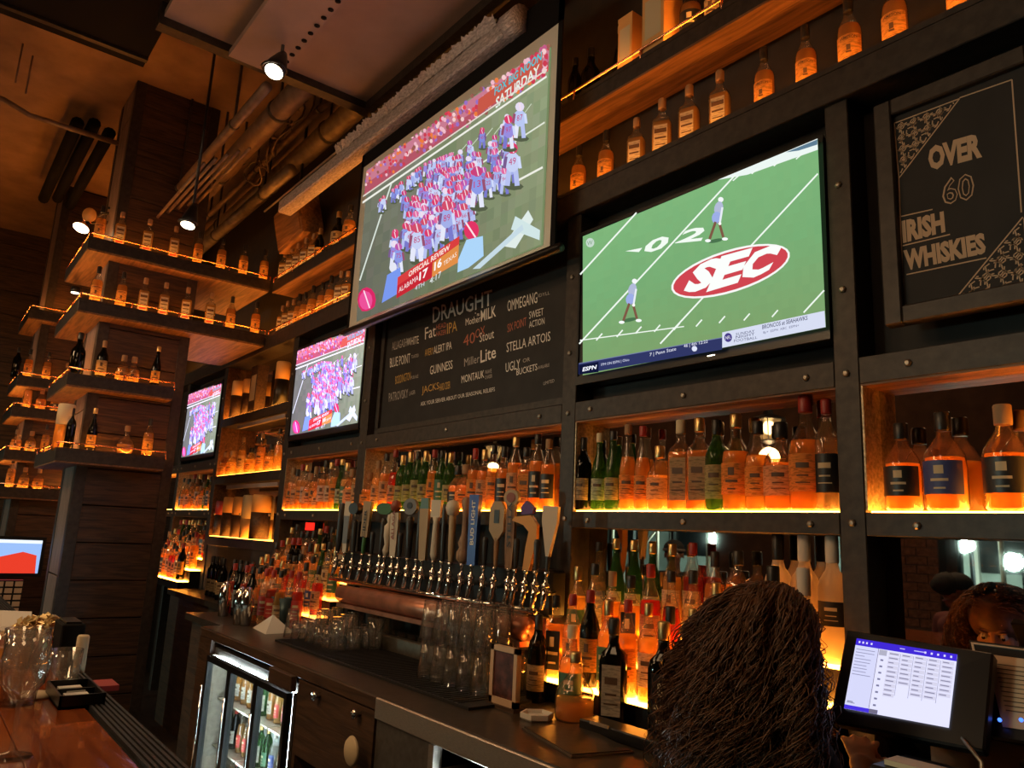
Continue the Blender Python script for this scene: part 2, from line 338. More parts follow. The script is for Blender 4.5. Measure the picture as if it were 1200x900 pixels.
xpipe(284, 135, 1.33, -4.30, .032, M['pipe'], 'thin brown pipe left of the thick brown one', x0=-6.2)
xpipe(346, 125, 1.80, -4.35, .030, M['pipe'], 'thin pipe right of the thick brown one, upper of two')
xpipe(352, 150, 1.93, -4.35, .026, M['pipe'], 'thin pipe right of the thick brown one, lower of two')
xpipe(300, 235, 2.0, -5.6, .05, M['pipegrey'], 'middling grey pipe below the bundle of cables')
# coiled cables
rnd = random.Random(3)
for k in range(5):
    c = PY(300+k*13, 200-k*20, 1.86); pts = []
    for q in range(22):
        a = q/21*2*PI*1.15; pts.append((c.x+.17*math.cos(a)+rnd.uniform(-.01, .01), c.y+.05*math.sin(a*1.7+k), c.z+(.10+.02*k % 3)*math.sin(a)+rnd.uniform(-.01, .01)))
    o = MB().tube(pts, .007, 5).build('cable_loop', M['pipe']); tag(o, 'loop of brown cable among the ceiling pipes', 'cable', 'cable loops among the ceiling pipes')
    o['label'] = 'loose brown cable loop among the ceiling pipes, %s, counted rightwards' % nth(k)
for k in range(5):
    Y = 1.2+k*.07; p = PY(232+k*6, 200+k*3, Y)
    o = MB().tube([(-6.2, Y, p.z), (-5.0, Y, p.z)], .012, 6).build('electric_wire', M['pipe']); tag(o, 'thin dark wire along the ceiling beside the pier, %s of five' % nth(k), 'cable', 'wires beside the pier')
# ------------------------------------------------------------------ back bar shelving
bb = thing('back_bar_shelving', 'long black steel back bar shelving with mirrors, posts and amber lit shelves', 'shelving', (-4, WY, -1.6))
POST = [(-1.165, -1.088), (-2.385, -2.300), (-4.245, -4.150), (-5.460, -5.370), (-7.060, -6.980), (-8.250, -8.170), (-9.5, -9.4), (.66, .74)]
for x0, x1 in POST: B(x0, x1, WY, MY, -1.6, 1.42).build('post', M['steel_dark'], bb, .003)
ps = sorted(POST)
for a, b in zip(ps[:-1], ps[1:]):
    x0, x1 = a[1], b[0]; unit = abs(x0+6.98) < .01
    if not unit:
        B(x0, x1, WY, MY, .484, .563).build('beam', M['steel_dark'], bb, .002)
        B(x0, x1, WY+.004, MY, .478, .484).build('beam_underside', M['shelfwood'], bb)
        B(x0, x1, WY, MY, .05, .1145).build('shelf', M['steel_dark'], bb, .002)
        B(x0+.01, x1-.01, WY+.014, MY-.004, .1146, .1195).build('shelf_light', M['led'], bb)
        B(x0, x1, MY-.001, MY+.006, .121, .478).build('mirror', M['mirror'], bb)
        B(x0, x1, MY, BY, .563, 1.42).build('back_panel', M['blackwall'], bb)
        B(x0, x0+.006, WY+.004, MY, .121, .478).build('jamb', M['jamb'], bb)
        tap = abs(x0+4.15) < .02
        if tap: B(x0, x1, MY-.03, BY, -1.6, .05).build('back_panel', M['blackwall'], bb)
        else: B(x0, x1, MY-.001, MY+.006, -.60, .05).build('mirror', M['mirror'], bb)
    else:
        for z0, z1 in ((.845, .925), (.335, .415), (-.185, -.105)):
            B(x0, x1, WY, MY+.06, z0, z1-.006).build('shelf', M['steel_dark'], bb, .002)
            B(x0+.01, x1-.01, WY+.012, MY+.05, z1-.0055, z1-.0015).build('shelf_light', M['leddim'], bb)
        B(x0, x1, MY+.06, MY+.066, -.105, 1.42).build('mirror', M['mirror'], bb)
        B(x0, x1, WY+.01, BY, -1.6, -.185).build('back_panel', M['blackwall'], bb)
        B(x0, x0+.01, WY+.004, MY+.06, -.1, 1.40).build('jamb', M['shelfwood'], bb)
# bolts
bolt = MB().lathe([(.011, 0), (.011, -.006), (.006, -.009), (0, -.0095)], seg=6, axis='y', smooth=False)
bm_ = bolt.mesh('bolt', M['steeldull'])
def bolt_at(x, z, Y=WY):
    o = bpy.data.objects.new('bolt', bm_); COL.objects.link(o); o.parent = bb; o.location = (x+4, Y-WY, z+1.6)
for x0, x1 in POST:
    for z in (1.12, .78, .52, .085, -.25): bolt_at((x0+x1)/2, z)
for a, b in zip(ps[:-1], ps[1:]):
    L = b[0]-a[1]
    for q in (.08, .5, .92): bolt_at(a[1]+L*q, .08); bolt_at(a[1]+L*q, .525)
# upper beam and upper shelf
B(-9.4, .9, WY-.02, BY, 1.40, 1.505).build('upper_beam', M['steel_dark'], bb, .003)
B(-9.4, .9, WY-.02, WY-.005, 1.505, 1.526).build('shelf_lip', M['steel_dark'], bb)
B(-9.4, .9, WY+.0, WY+.014, 1.507, 1.514).build('light_strip', M['ledtop'], bb)
B(-6.06, .9, WY, BY, 1.915, 1.985).build('upper_shelf', M['steel_dark'], bb, .002)
B(-6.06, .9, WY, BY, 1.905, 1.915).build('shelf_underside', M['shelfwood'], bb)
B(-6.06, .9, WY, WY+.012, 1.985, 2.006).build('shelf_lip', M['steel_dark'], bb)
B(-6.06, .9, WY+.016, WY+.03, 1.986, 1.993).build('light_strip', M['ledtop'], bb)
def rail(t, pts, step=.42, h=.045, r=.006):
    MB().tube(pts, r, 6).build('rail', M['copper'], t)
    for a, b in zip(pts[:-1], pts[1:]):
        a, b = Vector(a), Vector(b); n = max(1, round((b-a).length/step))
        for k in range(n+1):
            p = a+(b-a)*k/n; MB().tube([p, (p.x, p.y, p.z-h)], r*.9, 6).build('rail_post', M['copper'], t)
rail(bb, [(-6.06, WY+.003, 2.035), (.9, WY+.003, 2.035)])
rail(bb, [(-6.0, WY-.012, 1.562), (-4.3, WY-.012, 1.562)])
# stepped bottle risers in the side bays
def risers(x0, x1, n=3, mat='leddim'):
    for k in range(n):
        y0 = 1.945+k*.09; z = -.50+k*.095
        B(x0, x1, y0, y0+.088, -.575, z-.012).build('riser', M['black'], bb)
        B(x0+.005, x1-.005, y0, y0+.088, z-.011, z-.003).build('riser_light', M[mat], bb)
risers(-2.285, -1.18, mat='led'); risers(-5.36, -4.26, mat='leddim'); risers(-8.16, -7.07, mat='led')
# pale slats above the lower unit shelves
for z, x0 in ((.80, -6.55), (.29, -6.65)):
    B(x0, -5.50, WY+.004, WY+.03, z, z+.03).build('pale_slat', M['soffit'], bb)
# ------------------------------------------------------------------ timber piers with wrap-round shelves
def pier(name, label, x0, x1, y0, y1, shelves, zs, lit=True):
    t = thing(name, label, 'pier', ((x0+x1)/2, (y0+y1)/2, -1.6))
    B(x0+.03, x1-.02, y0+.03, y1-.02, -1.6, 3.42).build('core', M['matte'], t)
    z = -1.6; hgt = .262; off = zs % hgt; z = -1.6+((zs+1.6) % hgt)-hgt
    while z < 3.42:
        za, zb = max(z, -1.6), min(z+hgt-.008, 3.42)
        if zb-za > .03:
            B(x1-.02, x1, y0+.05, y1-.05, za, zb).build('plank', M['plank'], t, .002)
        z += hgt
    z = -1.6
    while z < 3.42:
        B(x0+.05, x1-.075, y0, y0+.03, z, min(3.42, z+1.18)).build('upright_board', M['plankz'], t, .002); z += 1.19
    for (a, b) in ((x1-.07, y0-.005), (x1-.07, y1-.07), (x0, y0-.005), (x0, y1-.07)):
        B(a, a+.075, b, b+.075, -1.6, 3.42).build('corner_post', M['steel_dark'], t, .002)
    for (sx0, sx1, sy0, sy1, zb, th, r) in shelves:
        s = B(sx0, sx1, sy0, sy1, zb+.012, zb+th).build('pier_shelf', M['steel_dark'], t, .002)
        B(sx0+.004, sx1-.004, sy0+.004, sy1-.004, zb, zb+.012).build('shelf_underside', M['shelfwood'], t)
        zt = zb+th
        if lit:
            MB().box(sx1-.035, sx1-.022, sy0+.03, sy1-.01, zt, zt+.006).box(sx0+.03, sx1-.04, sy0+.022, sy0+.035, zt, zt+.006).build('light_strip', M['ledtop'], t)
        MB().box(sx1-.012, sx1, sy0, sy1, zt, zt+.018).box(sx0, sx1-.012, sy0, sy0+.012, zt, zt+.018).build('shelf_lip', M['steel_dark'], t)
        rail(t, [(sx0+.01, sy0+.008, zt+r), (sx1-.008, sy0+.008, zt+r), (sx1-.008, sy1, zt+r)], .36, r)
    return t
pier('timber_pier', 'tall dark planked pier in the foreground left with wrap-round bottle shelves', -6.80, -6.22, .92, 1.56,
     [(-7.09, -6.06, .74, 2.095, 1.905, .085, .05), (-7.12, -6.03, .74, 2.095, 1.43, .085, .055), (-7.0, -6.04, .747, 1.456, .892, .08, .055), (-7.1, -6.02, .75, 1.456, .36, .085, .055)], .09)
pf = [PX(20, 441, -8.7).z, PX(40, 480, -8.7).z, PX(40, 531, -8.7).z, PX(30, 574, -8.7).z]
pier('far_pier', 'second planked pier further back at the left picture edge with lit shelves', -9.5, -8.86, .80, 1.55,
     [(-9.6, -8.7, .66, 1.50, z-.09, .09, .05) for z in pf]+[(-9.6, -8.7, .66, 1.5, 1.9, .09, .05)], .0)
# ------------------------------------------------------------------ screens
def rect(mb, x0, x1, z0, z1, Y, col): mb.add([(x0, Y, z0), (x1, Y, z0), (x1, Y, z1), (x0, Y, z1)], [(0, 1, 2, 3)], 0, False, col)
class Pic:
    def __init__(s, Y): s.Y = Y; s.mb = MB(); s.n = 0
    def P(s, q): return PY(q[0], q[1], s.Y)
    def poly(s, pts, col):
        s.n += 1; vs = [s.P(p)+Vector((0, -s.n*.00003, 0)) for p in pts]; s.mb.add(vs, [tuple(range(len(vs)))], 0, False, sr(*col))
    def line(s, a, b, wd, col, wd2=None):
        dx, dy = b[0]-a[0], b[1]-a[1]; L = math.hypot(dx, dy) or 1; nx, ny = -dy/L*wd/2, dx/L*wd/2; k = (wd2 or wd)/wd
        s.poly([(a[0]+nx, a[1]+ny), (b[0]+nx*k, b[1]+ny*k), (b[0]-nx*k, b[1]-ny*k), (a[0]-nx, a[1]-ny)], col)
    def ell(s, c, rx, ry, col, rot=0, n=12):
        cr, sn = math.cos(rot), math.sin(rot)
        s.poly([(c[0]+rx*math.cos(a)*cr-ry*math.sin(a)*sn, c[1]+rx*math.cos(a)*sn+ry*math.sin(a)*cr) for a in [2*PI*i/n for i in range(n)]], col)
    def text(s, st, q, col, **kw):
        s.n += 1; b = MB(); text_px(b, st, q, s.Y, 0, sr(*col), **kw)
        s.mb.add([(v[0], v[1]-s.n*.00003, v[2]) for v in b.v], b.f, 0, False, sr(*col))
    def rects(s, mb2, box): pass
def lerp(a, b, t): return (a[0]+(b[0]-a[0])*t, a[1]+(b[1]-a[1])*t)
# --- crowd picture, drawn where the projection falls
TL, TR, BR, BL = (426.7, 196.7), (645, 53), (634.5, 287), (414, 377.6)
def uv(u, v): return lerp(lerp(TL, TR, u), lerp(BL, BR, u), v)      # v down
pc = Pic(1.99); rnd = random.Random(11)
GR = [(126, 136, 104), (130, 140, 108), (122, 134, 102), (132, 141, 110)]
pc.poly([TL, TR, BR, BL], (116, 134, 94))
NU, NV = 26, 16
for i in range(NU):
    for j in range(NV):
        a, b = i/NU, j/NV; sh = 0.85+.3*a-.12*b; c = GR[rnd.randrange(4)]
        c = tuple(min(255, x*sh*rnd.uniform(.985, 1.015)) for x in c)
        if a < .3: c = (c[0]*1.05, c[1]*1.0, c[2]*1.12)
        pc.poly([uv(a, b), uv(a+1/NU, b), uv(a+1/NU, b+1/NV), uv(a, b+1/NV)], c)
# sideline crowd band along the top
pc.poly([uv(0, 0), uv(1, 0), uv(1, .125), uv(0, .19)], (196, 120, 140)); pc.poly([uv(0, .12), uv(1, .08), uv(1, .125), uv(0, .19)], (176, 84, 100))
for k in range(260):
    u = rnd.random(); v = rnd.uniform(0, .17-.03*u); p = uv(u, v); s = 1.4+u*1.6
    pc.ell(p, s, s*1.3, rnd.choice([(220, 70, 80), (235, 180, 195), (200, 60, 80), (150, 110, 190), (240, 200, 200), (230, 120, 60), (190, 90, 130), (150, 90, 80)]), 0, 6)
pc.poly([uv(.62, .05), uv(.97, .02), uv(.97, .10), uv(.62, .14)], (196, 86, 70))
pc.text('FOX BIG NOON', [uv(.71, .088), uv(.965, .058), uv(.965, .012), uv(.71, .045)], (70, 190, 205), bold=.02)
pc.text('SATURDAY', [uv(.72, .165), uv(.955, .125), uv(.955, .07), uv(.72, .105)], (225, 235, 225), bold=.02)
pc.line(uv(0, .24), uv(1, .16), 2.2, (235, 235, 225)); pc.line(uv(0, .20), uv(1, .125), 1.5, (225, 215, 205))
pc.line(uv(.02, .75), uv(.16, .23), 1.6, (215, 225, 215)); pc.line(uv(.55, .43), uv(1, .39), 1.8, (225, 230, 215)); pc.line(uv(.80, .62), uv(1, .615), 2.4, (235, 235, 225))
for k in range(9): pc.line(uv(.3+k*.07, .30), uv(.36+k*.07, .27-.002*k), .9, (200, 212, 190))
pc.poly([uv(.80, .93), uv(.93, .80), uv(.96, .86), uv(.87, .97)], (220, 232, 228)); pc.poly([uv(.86, .80), uv(1, .93), uv(1, .98), uv(.84, .86)], (205, 225, 225))
pc.poly([uv(.64, .985), uv(.9, .86), uv(.91, .89), uv(.68, 1)], (195, 215, 225))
def player(p, s, back=True):
    x, y = p; s *= 1.18; body = rnd.choice([(160, 172, 228), (182, 196, 238), (138, 152, 226), (196, 206, 240), (150, 138, 218), (128, 140, 214)])
    sh = rnd.uniform(-.15, .15)
    pc.ell((x+s*.2, y+s*3.6), s*1.1, s*.4, (84, 92, 70), 0, 8)
    for q in (-.35, .35): pc.line((x+q*s, y+s*1.6), (x+q*s*1.6, y+s*3.5), s*.55, rnd.choice([(225, 228, 245), (180, 190, 235), (120, 120, 200)]))
    pc.ell((x, y+s*.9), s*.85, s*1.15, body, sh, 10)
    for q in (-1, 1): pc.line((x+q*s*.7, y+s*.3), (x+q*s*.9, y+s*1.6), s*.35, rnd.choice([(150, 80, 110), (205, 215, 245), (120, 90, 140)]))
    if s > 4.5: pc.text(str(rnd.randint(10, 99)), [(x-s*.4, y+s*1.3), (x+s*.4, y+s*1.1), (x+s*.4, y+s*.35), (x-s*.4, y+s*.55)], (190, 60, 110))
    h = rnd.choice([(214, 72, 120), (198, 66, 122), (222, 104, 158), (206, 76, 104), (226, 216, 238), (186, 90, 170), (214, 60, 105)])
    pc.ell((x, y-s*.6), s*.62, s*.62, h, 0, 10); pc.line((x-s*.1, y-s*1.15), (x+s*.15, y-s*.1), s*.14, (245, 220, 230))
pl = []
for k in range(150):
    u = rnd.gauss(.52, .17); v = rnd.gauss(.50, .13)
    if .14 < u < .88 and .24 < v+.12*(u-.5) < .72: pl.append((uv(u, v-.06*(u-.5)), 2.6+v*5.0))
for k in range(34):
    u = rnd.uniform(.1, .5); pl.append((uv(u, .25+.25*abs(u-.35)), 3.0))
for p, s in sorted(pl, key=lambda q: q[1]): player(p, s)
for (u, v, s) in ((.36, .66, 8.0), (.52, .62, 8.5), (.68, .52, 8.6), (.87, .50, 9.0), (.90, .30, 7.5), (.84, .33, 7.0)): player(uv(u, v), s)
pc.ell(uv(.665, .80), 9, 11, (222, 52, 100)); pc.poly([uv(.60, .93), uv(.64, .84), uv(.73, .86), uv(.74, .97), uv(.66, 1), uv(.60, 1)], (170, 210, 245)); pc.line(uv(.63, .74), uv(.69, .85), 2, (250, 225, 230))
pc.ell(uv(.24, .80), 4.5, 6, (225, 228, 240)); pc.poly([uv(.19, .99), uv(.21, .83), uv(.28, .82), uv(.30, .97)], (120, 150, 235))
pc.ell(uv(.105, .93), 11, 15, (214, 40, 100)); pc.ell(uv(.10, .93), 8, 11, (232, 80, 150)); pc.line(uv(.085, .86), uv(.125, .99), 1.6, (250, 215, 235))
pc.poly([uv(.27, .875), uv(.60, .80), uv(.60, .845), uv(.27, .925)], (214, 62, 62)); pc.poly([uv(.27, .925), uv(.60, .845), uv(.60, .945), uv(.27, 1.0)], (196, 40, 52))
pc.poly([uv(.46, .882), uv(.60, .845), uv(.60, .945), uv(.46, .965)], (222, 140, 70))
pc.text('OFFICIAL REVIEW', [uv(.33, .905), uv(.55, .85), uv(.55, .82), uv(.33, .873)], (250, 235, 225), bold=.02)
pc.text('ALABAMA', [uv(.28, .972), uv(.385, .945), uv(.385, .915), uv(.28, .942)], (250, 230, 230)); pc.text('17', [uv(.39, .955), uv(.435, .945), uv(.435, .895), uv(.39, .905)], (255, 250, 250), bold=.03)
pc.text('16', [uv(.47, .935), uv(.51, .925), uv(.51, .875), uv(.47, .885)], (255, 250, 250), bold=.03); pc.text('TEXAS', [uv(.52, .93), uv(.59, .905), uv(.59, .88), uv(.52, .905)], (250, 240, 225))
pc.text('4:17', [uv(.45, 1.0), uv(.51, .985), uv(.51, .95), uv(.45, .965)], (235, 240, 240)); pc.text('4TH', [uv(.37, 1.0), uv(.42, .995), uv(.42, .97), uv(.37, .975)], (215, 225, 235))
cw = [pc.P(q) for q in (BL, BR, TR, TL)]; CX0, CX1 = cw[0].x*.5+cw[3].x*.5, (cw[1].x+cw[2].x)/2; CZ0, CZ1 = (cw[0].z+cw[1].z)/2, (cw[2].z+cw[3].z)/2
def crowd_mesh(x0, x1, z0, z1, Y, gain=(1, 1, 1), name='screen_picture', mat='pic', parent=None):
    mb = MB(); mb.f = pc.mb.f; mb.m = pc.mb.m; mb.sm = pc.mb.sm
    mb.c = [tuple(a*g for a, g in zip(c, gain)) for c in pc.mb.c]; e = .3 if x1-x0 < 1.7 else 1
    mb.v = [(x0+(x1-x0)*min(1, max(0, (v[0]-CX0)/(CX1-CX0))), Y+(v[1]-1.99)*e, z0+(z1-z0)*min(1, max(0, (v[2]-CZ0)/(CZ1-CZ0)))) for v in pc.mb.v]
    return mb.build(name, M[mat], parent)
# projector screen
ps_ = thing('projector_screen', 'big pull-down projector screen showing a crowd of football players', 'screen', (-3.3, 2.03, 1.18))
B(-4.27, -2.36, 2.0, 2.004, 1.235, 2.32).build('screen_cloth', M['white'], ps_)
MB().box(-4.30, -4.27, 1.998, 2.006, 1.22, 2.52).box(-2.36, -2.33, 1.998, 2.006, 1.22, 2.52).box(-4.30, -2.33, 1.998, 2.006, 2.32, 2.52).build('black_border', M['matte'], ps_)
MB().tube([(-4.33, 2.0, 1.212), (-2.29, 2.0, 1.212)], .022, 10).build('bottom_bar', M['black'], ps_)
crowd_mesh(cw[0].x, (cw[1].x+cw[2].x)/2, CZ0, CZ1, 1.999, mat='picdim', parent=ps_)
hs = PY(592, 37.5, 1.93)
B(-5.6, -2.70, 1.93, 2.04, hs.z, hs.z+.10).build('screen_housing', M['foil'], ps_, .01)
MB().tube([(-2.72, 1.98, hs.z+.06), (-2.60, 1.98, hs.z+.06)], .07, 12).build('end_cap', M['foil'], ps_)
rnd = random.Random(5); fm = MB()
N = 110
pv = []
for k in range(N+1):
    x = -4.55+1.8*k/N; pv.append((x, 1.925+rnd.uniform(-.006, .006), hs.z+.08)); pv.append((x, 1.895+rnd.uniform(-.012, .012), hs.z+.125+rnd.uniform(-.008, .014)))
fm.add(pv, [(2*k, 2*k+2, 2*k+3, 2*k+1) for k in range(N)], 0, False)
fm.build('loose_wrap', M['foil'], ps_)
MB().tube([(-5.9, 1.925, hs.z+.105), (-2.75, 1.925, hs.z+.105)], .008, 6).build('edge_trim', M['steel'], ps_)
# televisions
def tv(label, x0, x1, z0, z1, Y=2.115):
    t = thing('television', label, 'television', ((x0+x1)/2, Y, z0), 'televisions on the back bar')
    B(x0-.012, x1+.012, Y+.002, Y+.075, z0-.035, z1+.014).build('tv_case', M['black'], t, .006)
    MB().box(x0-.012, x1+.012, Y-.004, Y+.004, z1, z1+.014).box(x0-.012, x1+.012, Y-.004, Y+.004, z0-.035, z0).box(x0-.012, x0, Y-.004, Y+.004, z0, z1).box(x1, x1+.012, Y-.004, Y+.004, z0, z1).build('bezel', M['black'], t)
    return t
t3 = tv('television with a football crowd, under the lower left corner of the big screen', -5.352, -4.262, .645, 1.292)
crowd_mesh(-5.347, -4.267, .650, 1.285, 2.114, (1.5, 1.35, 1.9), parent=t3)
t4 = tv('smallest looking television, furthest left, beside the timber pier', -8.15, -7.08, .63, 1.290)
crowd_mesh(-8.14, -7.09, .635, 1.285, 2.114, (1.5, 1.4, 2.0), parent=t4)
t2 = tv('television showing a green football field with a red oval emblem', -2.284, -1.180, .668, 1.293)
pt = Pic(2.1135); rnd = random.Random(21)
a, b, c, d = (683, 277), (962, 165), (972, 385), (683, 440)
def uv2(u, v): return lerp(lerp(a, b, u), lerp(d, c, u), v)
for i in range(34):
    for j in range(20):
        u, v = i/34, j/20; g = rnd.uniform(.992, 1.008)*(1.04-.10*v); yel = max(0, v-.45)*.35+.03*rnd.random()
        col = ((114+66*yel)*g, (166-20*yel)*g, (112-26*yel)*g)
        pt.poly([uv2(u, v), uv2(u+1/34, v), uv2(u+1/34, v+.05), uv2(u, v+.05)], col)
pt.poly([(845, 213), (962, 165), (962.5, 178), (880, 207)], (226, 236, 232)); pt.poly([(925, 181), (962, 166), (962, 172), (940, 179)], (90, 120, 140))
W_ = (232, 240, 232)
for p, q in (((684, 323), (750, 251)), ((683, 404), (866, 207)), ((778, 404), (962.5, 206)), ((946, 368), (970, 342))): pt.line(p, q, 1.8, W_)
for x, y in ((706, 396), (730, 392), (752, 388), (774, 386), (797, 384), (823, 380), (850, 376), (879, 373), (912, 369)): pt.line((x-3, y+4), (x+4, y-4), 1.6, W_)
for x, y in ((866, 211), (888, 203), (914, 194), (940, 186)): pt.line((x-3, y+3), (x+4, y-3), 1.4, W_)
pt.line((684, 400), (806, 384), 1.2, W_)
pt.poly([(737, 296), (757, 292), (753, 297)], W_)
pt.text('0', [(754, 299), (781, 295), (793, 277), (768, 281)], W_, bold=.03); pt.text('2', [(795, 287), (826, 284), (836, 266), (808, 271)], W_, bold=.03)
pt.ell((860.5, 319.5), 72.5, 24.5, (238, 238, 236), -.30, 32); pt.ell((860.5, 319.5), 70, 22, (198, 66, 76), -.30, 32)
for ch, q in (('S', [(803, 346), (835, 341), (853, 301), (822, 310)]), ('E', [(832, 344), (869, 333), (887, 292), (850, 302)]), ('C', [(866, 335), (904, 321), (922, 289), (886, 292)])):
    pt.text(ch, q, (240, 244, 240), bold=.052)
for (x, y, s) in ((849, 236, 3.4), (748, 331, 3.2)):     # two players on the field
    pt.ell((x-6, y+48*s/3.4), 9, 2.2, (70, 110, 74), -.2); pt.ell((x, y), s*.95, s*.9, (236, 238, 240)); pt.ell((x-2.5, y+10), s*1.5, s*2.4, (170, 178, 206), .25)
    pt.ell((x-5, y+21), s*1.6, s*2.1, (150, 166, 220), .2); pt.line((x-6, y+26), (x-13, y+46), s*.9, (120, 84, 66)); pt.line((x-2, y+26), (x+3, y+44), s*.9, (120, 84, 66))
    pt.line((x+2, y+9), (x-1, y+27), s*.7, (222, 226, 236)); pt.ell((x-15, y+48), 3.4, 1.8, (240, 244, 244)); pt.ell((x+5, y+46), 3.6, 1.8, (240, 244, 244)); pt.ell((x-1, y+28), 1.8, 1.8, (244, 244, 240))
pt.poly([(682.5, 427.5), (851, 397.5), (851, 411), (682.5, 440)], (46, 52, 96)); pt.poly([(683, 429), (706, 425), (706, 437), (683, 440)], (16, 20, 52))
pt.poly([(851, 391), (970.8, 366), (972, 385), (851, 409)], (206, 212, 232)); pt.poly([(683, 427.5), (851, 397.5), (851, 396.6), (683, 426.6)], (110, 120, 160))
pt.text('ESPN', [(687, 436.5), (703, 433.5), (704, 428.5), (688, 431.5)], (235, 238, 250), bold=.03)
pt.text('1PM ON ESPN | Ohio', [(709, 431), (742, 425), (742, 421), (709, 427)], (205, 210, 235))
pt.text('7 | Penn State', [(766, 420), (797, 413), (797, 408), (766, 415)], (225, 228, 245)); pt.text('46 | 4th 12:22', [(806, 410), (834, 404), (834, 399.5), (806, 405)], (225, 228, 245))
pt.ell((818.5, 410), 3.2, 3.2, (215, 220, 240)); pt.ell((858, 397), 4.6, 5.4, (70, 60, 130)); pt.text('NFL', [(855, 399.5), (861, 398.3), (861, 394.5), (855, 395.7)], (230, 230, 240))
for s_, y in (('SUNDAY', 392.4), ('NIGHT', 395.9), ('FOOTBALL', 400)): pt.text(s_, [(867 if s_ != 'FOOTBALL' else 865, y+2.6), (889 if s_ != 'FOOTBALL' else 892, y-1.6), (889 if s_ != 'FOOTBALL' else 892, y-4.6), (867 if s_ != 'FOOTBALL' else 865, y-.6)], (70, 74, 110))
pt.text('BRONCOS at SEAHAWKS', [(898, 387.5), (951, 376.5), (951, 371.5), (898, 382.5)], (60, 64, 96), bold=.01); pt.text('8p+  ESPN  ABC  ESPN+', [(899, 393.5), (941, 385), (941, 381.5), (899, 390)], (90, 94, 130))
pt.ell((696, 286), 5, 5.5, (190, 208, 196)); pt.text('W', [(692.5, 289.5), (699, 288), (699, 283), (692.5, 284.5)], (110, 150, 116))
pt.mb.build('screen_picture', M['pic'], t2)
MB().tube([(-1.62, 2.110, .650), (-1.59, 2.110, .650)], .0015, 6).build('power_light', M['bulbhot'], t2)
# far television behind the bar at the left edge
ft = thing('far_television', 'bright blue and red television low down at the left picture edge', 'television', (-8.3, .55, -.45))
q0, q1 = PX(0, 632, -8.3), PX(44, 672, -8.3)
B(-8.36, -8.31, q0.y-.35, q1.y+.03, q1.z-.03, q0.z+.03).build('tv_case', M['black'], ft)
def xr(mb, y0, y1, z0, z1, X, col): mb.add([(X, y0, z0), (X, y1, z0), (X, y1, z1), (X, y0, z1)], [(0, 1, 2, 3)], 0, False, col)
fp = MB(); xr(fp, q0.y-.33, q1.y, q1.z, q0.z, -8.305, sr(150, 185, 240)); xr(fp, q0.y-.33, q1.y, q0.z-.03, q0.z, -8.304, sr(235, 245, 255))
fp.add([(-8.303, q0.y-.33, q1.z), (-8.303, q1.y-.02, q1.z), (-8.303, q1.y-.03, q1.z+.16), (-8.303, q1.y-.14, q1.z+.19), (-8.303, q0.y-.1, q1.z+.11), (-8.303, q0.y-.33, q1.z+.02)], [(0, 1, 2, 3, 4, 5)], 0, False, sr(225, 60, 40))
fp.build('screen_picture', M['pic'], ft)
# ------------------------------------------------------------------ draught list board
bd = thing('chalkboard', 'wide black chalkboard with a hand-lettered draught beer list', 'chalkboard', (-3.2, 2.19, .63))
pa, pb = PY(450, 497, 2.17), PY(656, 457, 2.17)
B(-4.13, -2.40, 2.175, 2.195, .60, 1.395).build('board_panel', M['board'], bd)
MB().box(-4.13, -4.09, 2.160, 2.176, .60, 1.395).box(-4.13, -2.40, 2.160, 2.176, .575, .605).build('board_frame', M['steel_dark'], bd)
BYY = 2.1745
def cp(x, y): return (430+x/4.736, 320+y/4.736)
def bl(s, x0, yb0, x1, yb1, h, m=0, **kw): bt = MB(); text_px(bt, s, [cp(x0, yb0), cp(x1, yb1), cp(x1, yb1-h), cp(x0, yb0-h)], BYY, 0, **kw); bt.build('lettering', [M['chalk'], M['chalkr'], M['chalky'], M['chalkg']][m], bd)
bl('DRAUGHT', 365, 278, 695, 178, 88, bold=.01)
bl('ALLAGASH', 140, 430, 222, 405, 45, 3); bl('WHITE', 222, 405, 287, 390, 42)
bl('BLUE POINT', 128, 525, 240, 497, 52); bl('TOASTED', 245, 475, 287, 465, 18, 3)
bl('BODDINGTON', 158, 618, 243, 592, 45, 2); bl('PUB ALE', 245, 590, 285, 580, 18, 3)
bl('PATROVSKY', 122, 715, 228, 690, 48, 3); bl('LAGER', 235, 680, 268, 670, 22, 3)
bl('Fat', 322, 370, 382, 350, 66); bl('HEAD', 385, 315, 440, 300, 28, 1); bl('HAZER', 385, 352, 440, 338, 26, 1); bl('IPA', 445, 338, 500, 320, 58, 2)
bl('AVERY', 322, 462, 368, 450, 38, 2); bl('ALERT IPA', 370, 450, 470, 420, 42)
bl('GUINNESS', 350, 565, 475, 530, 48); bl('JACKS', 305, 680, 400, 655, 50, 2); bl('HARD CIDER', 402, 655, 462, 640, 40, 2)
bl('Mother', 548, 292, 630, 270, 38); bl("'s", 600, 240, 625, 236, 20); bl('MILK', 632, 270, 716, 240, 62, bold=.01)
bl('40', 535, 410, 600, 385, 62, 1); bl('OX', 602, 365, 655, 340, 50, 1); bl('Stout', 625, 385, 705, 360, 52)
bl('Miller', 540, 520, 625, 495, 45, 3); bl('Lite', 630, 500, 716, 470, 70, bold=.01)
bl('MONTAUK', 525, 612, 650, 580, 42); bl('WAVE', 655, 562, 692, 553, 22, 3); bl('CHASER', 655, 590, 695, 580, 20, 3)
bl('OMMEGANG', 780, 215, 945, 165, 62); bl('IDYLL', 950, 135, 1015, 118, 18, 3)
bl('SIX POINT', 780, 330, 885, 290, 46, 1); bl('SWEET', 900, 255, 980, 232, 40); bl('ACTION', 900, 305, 985, 282, 36)
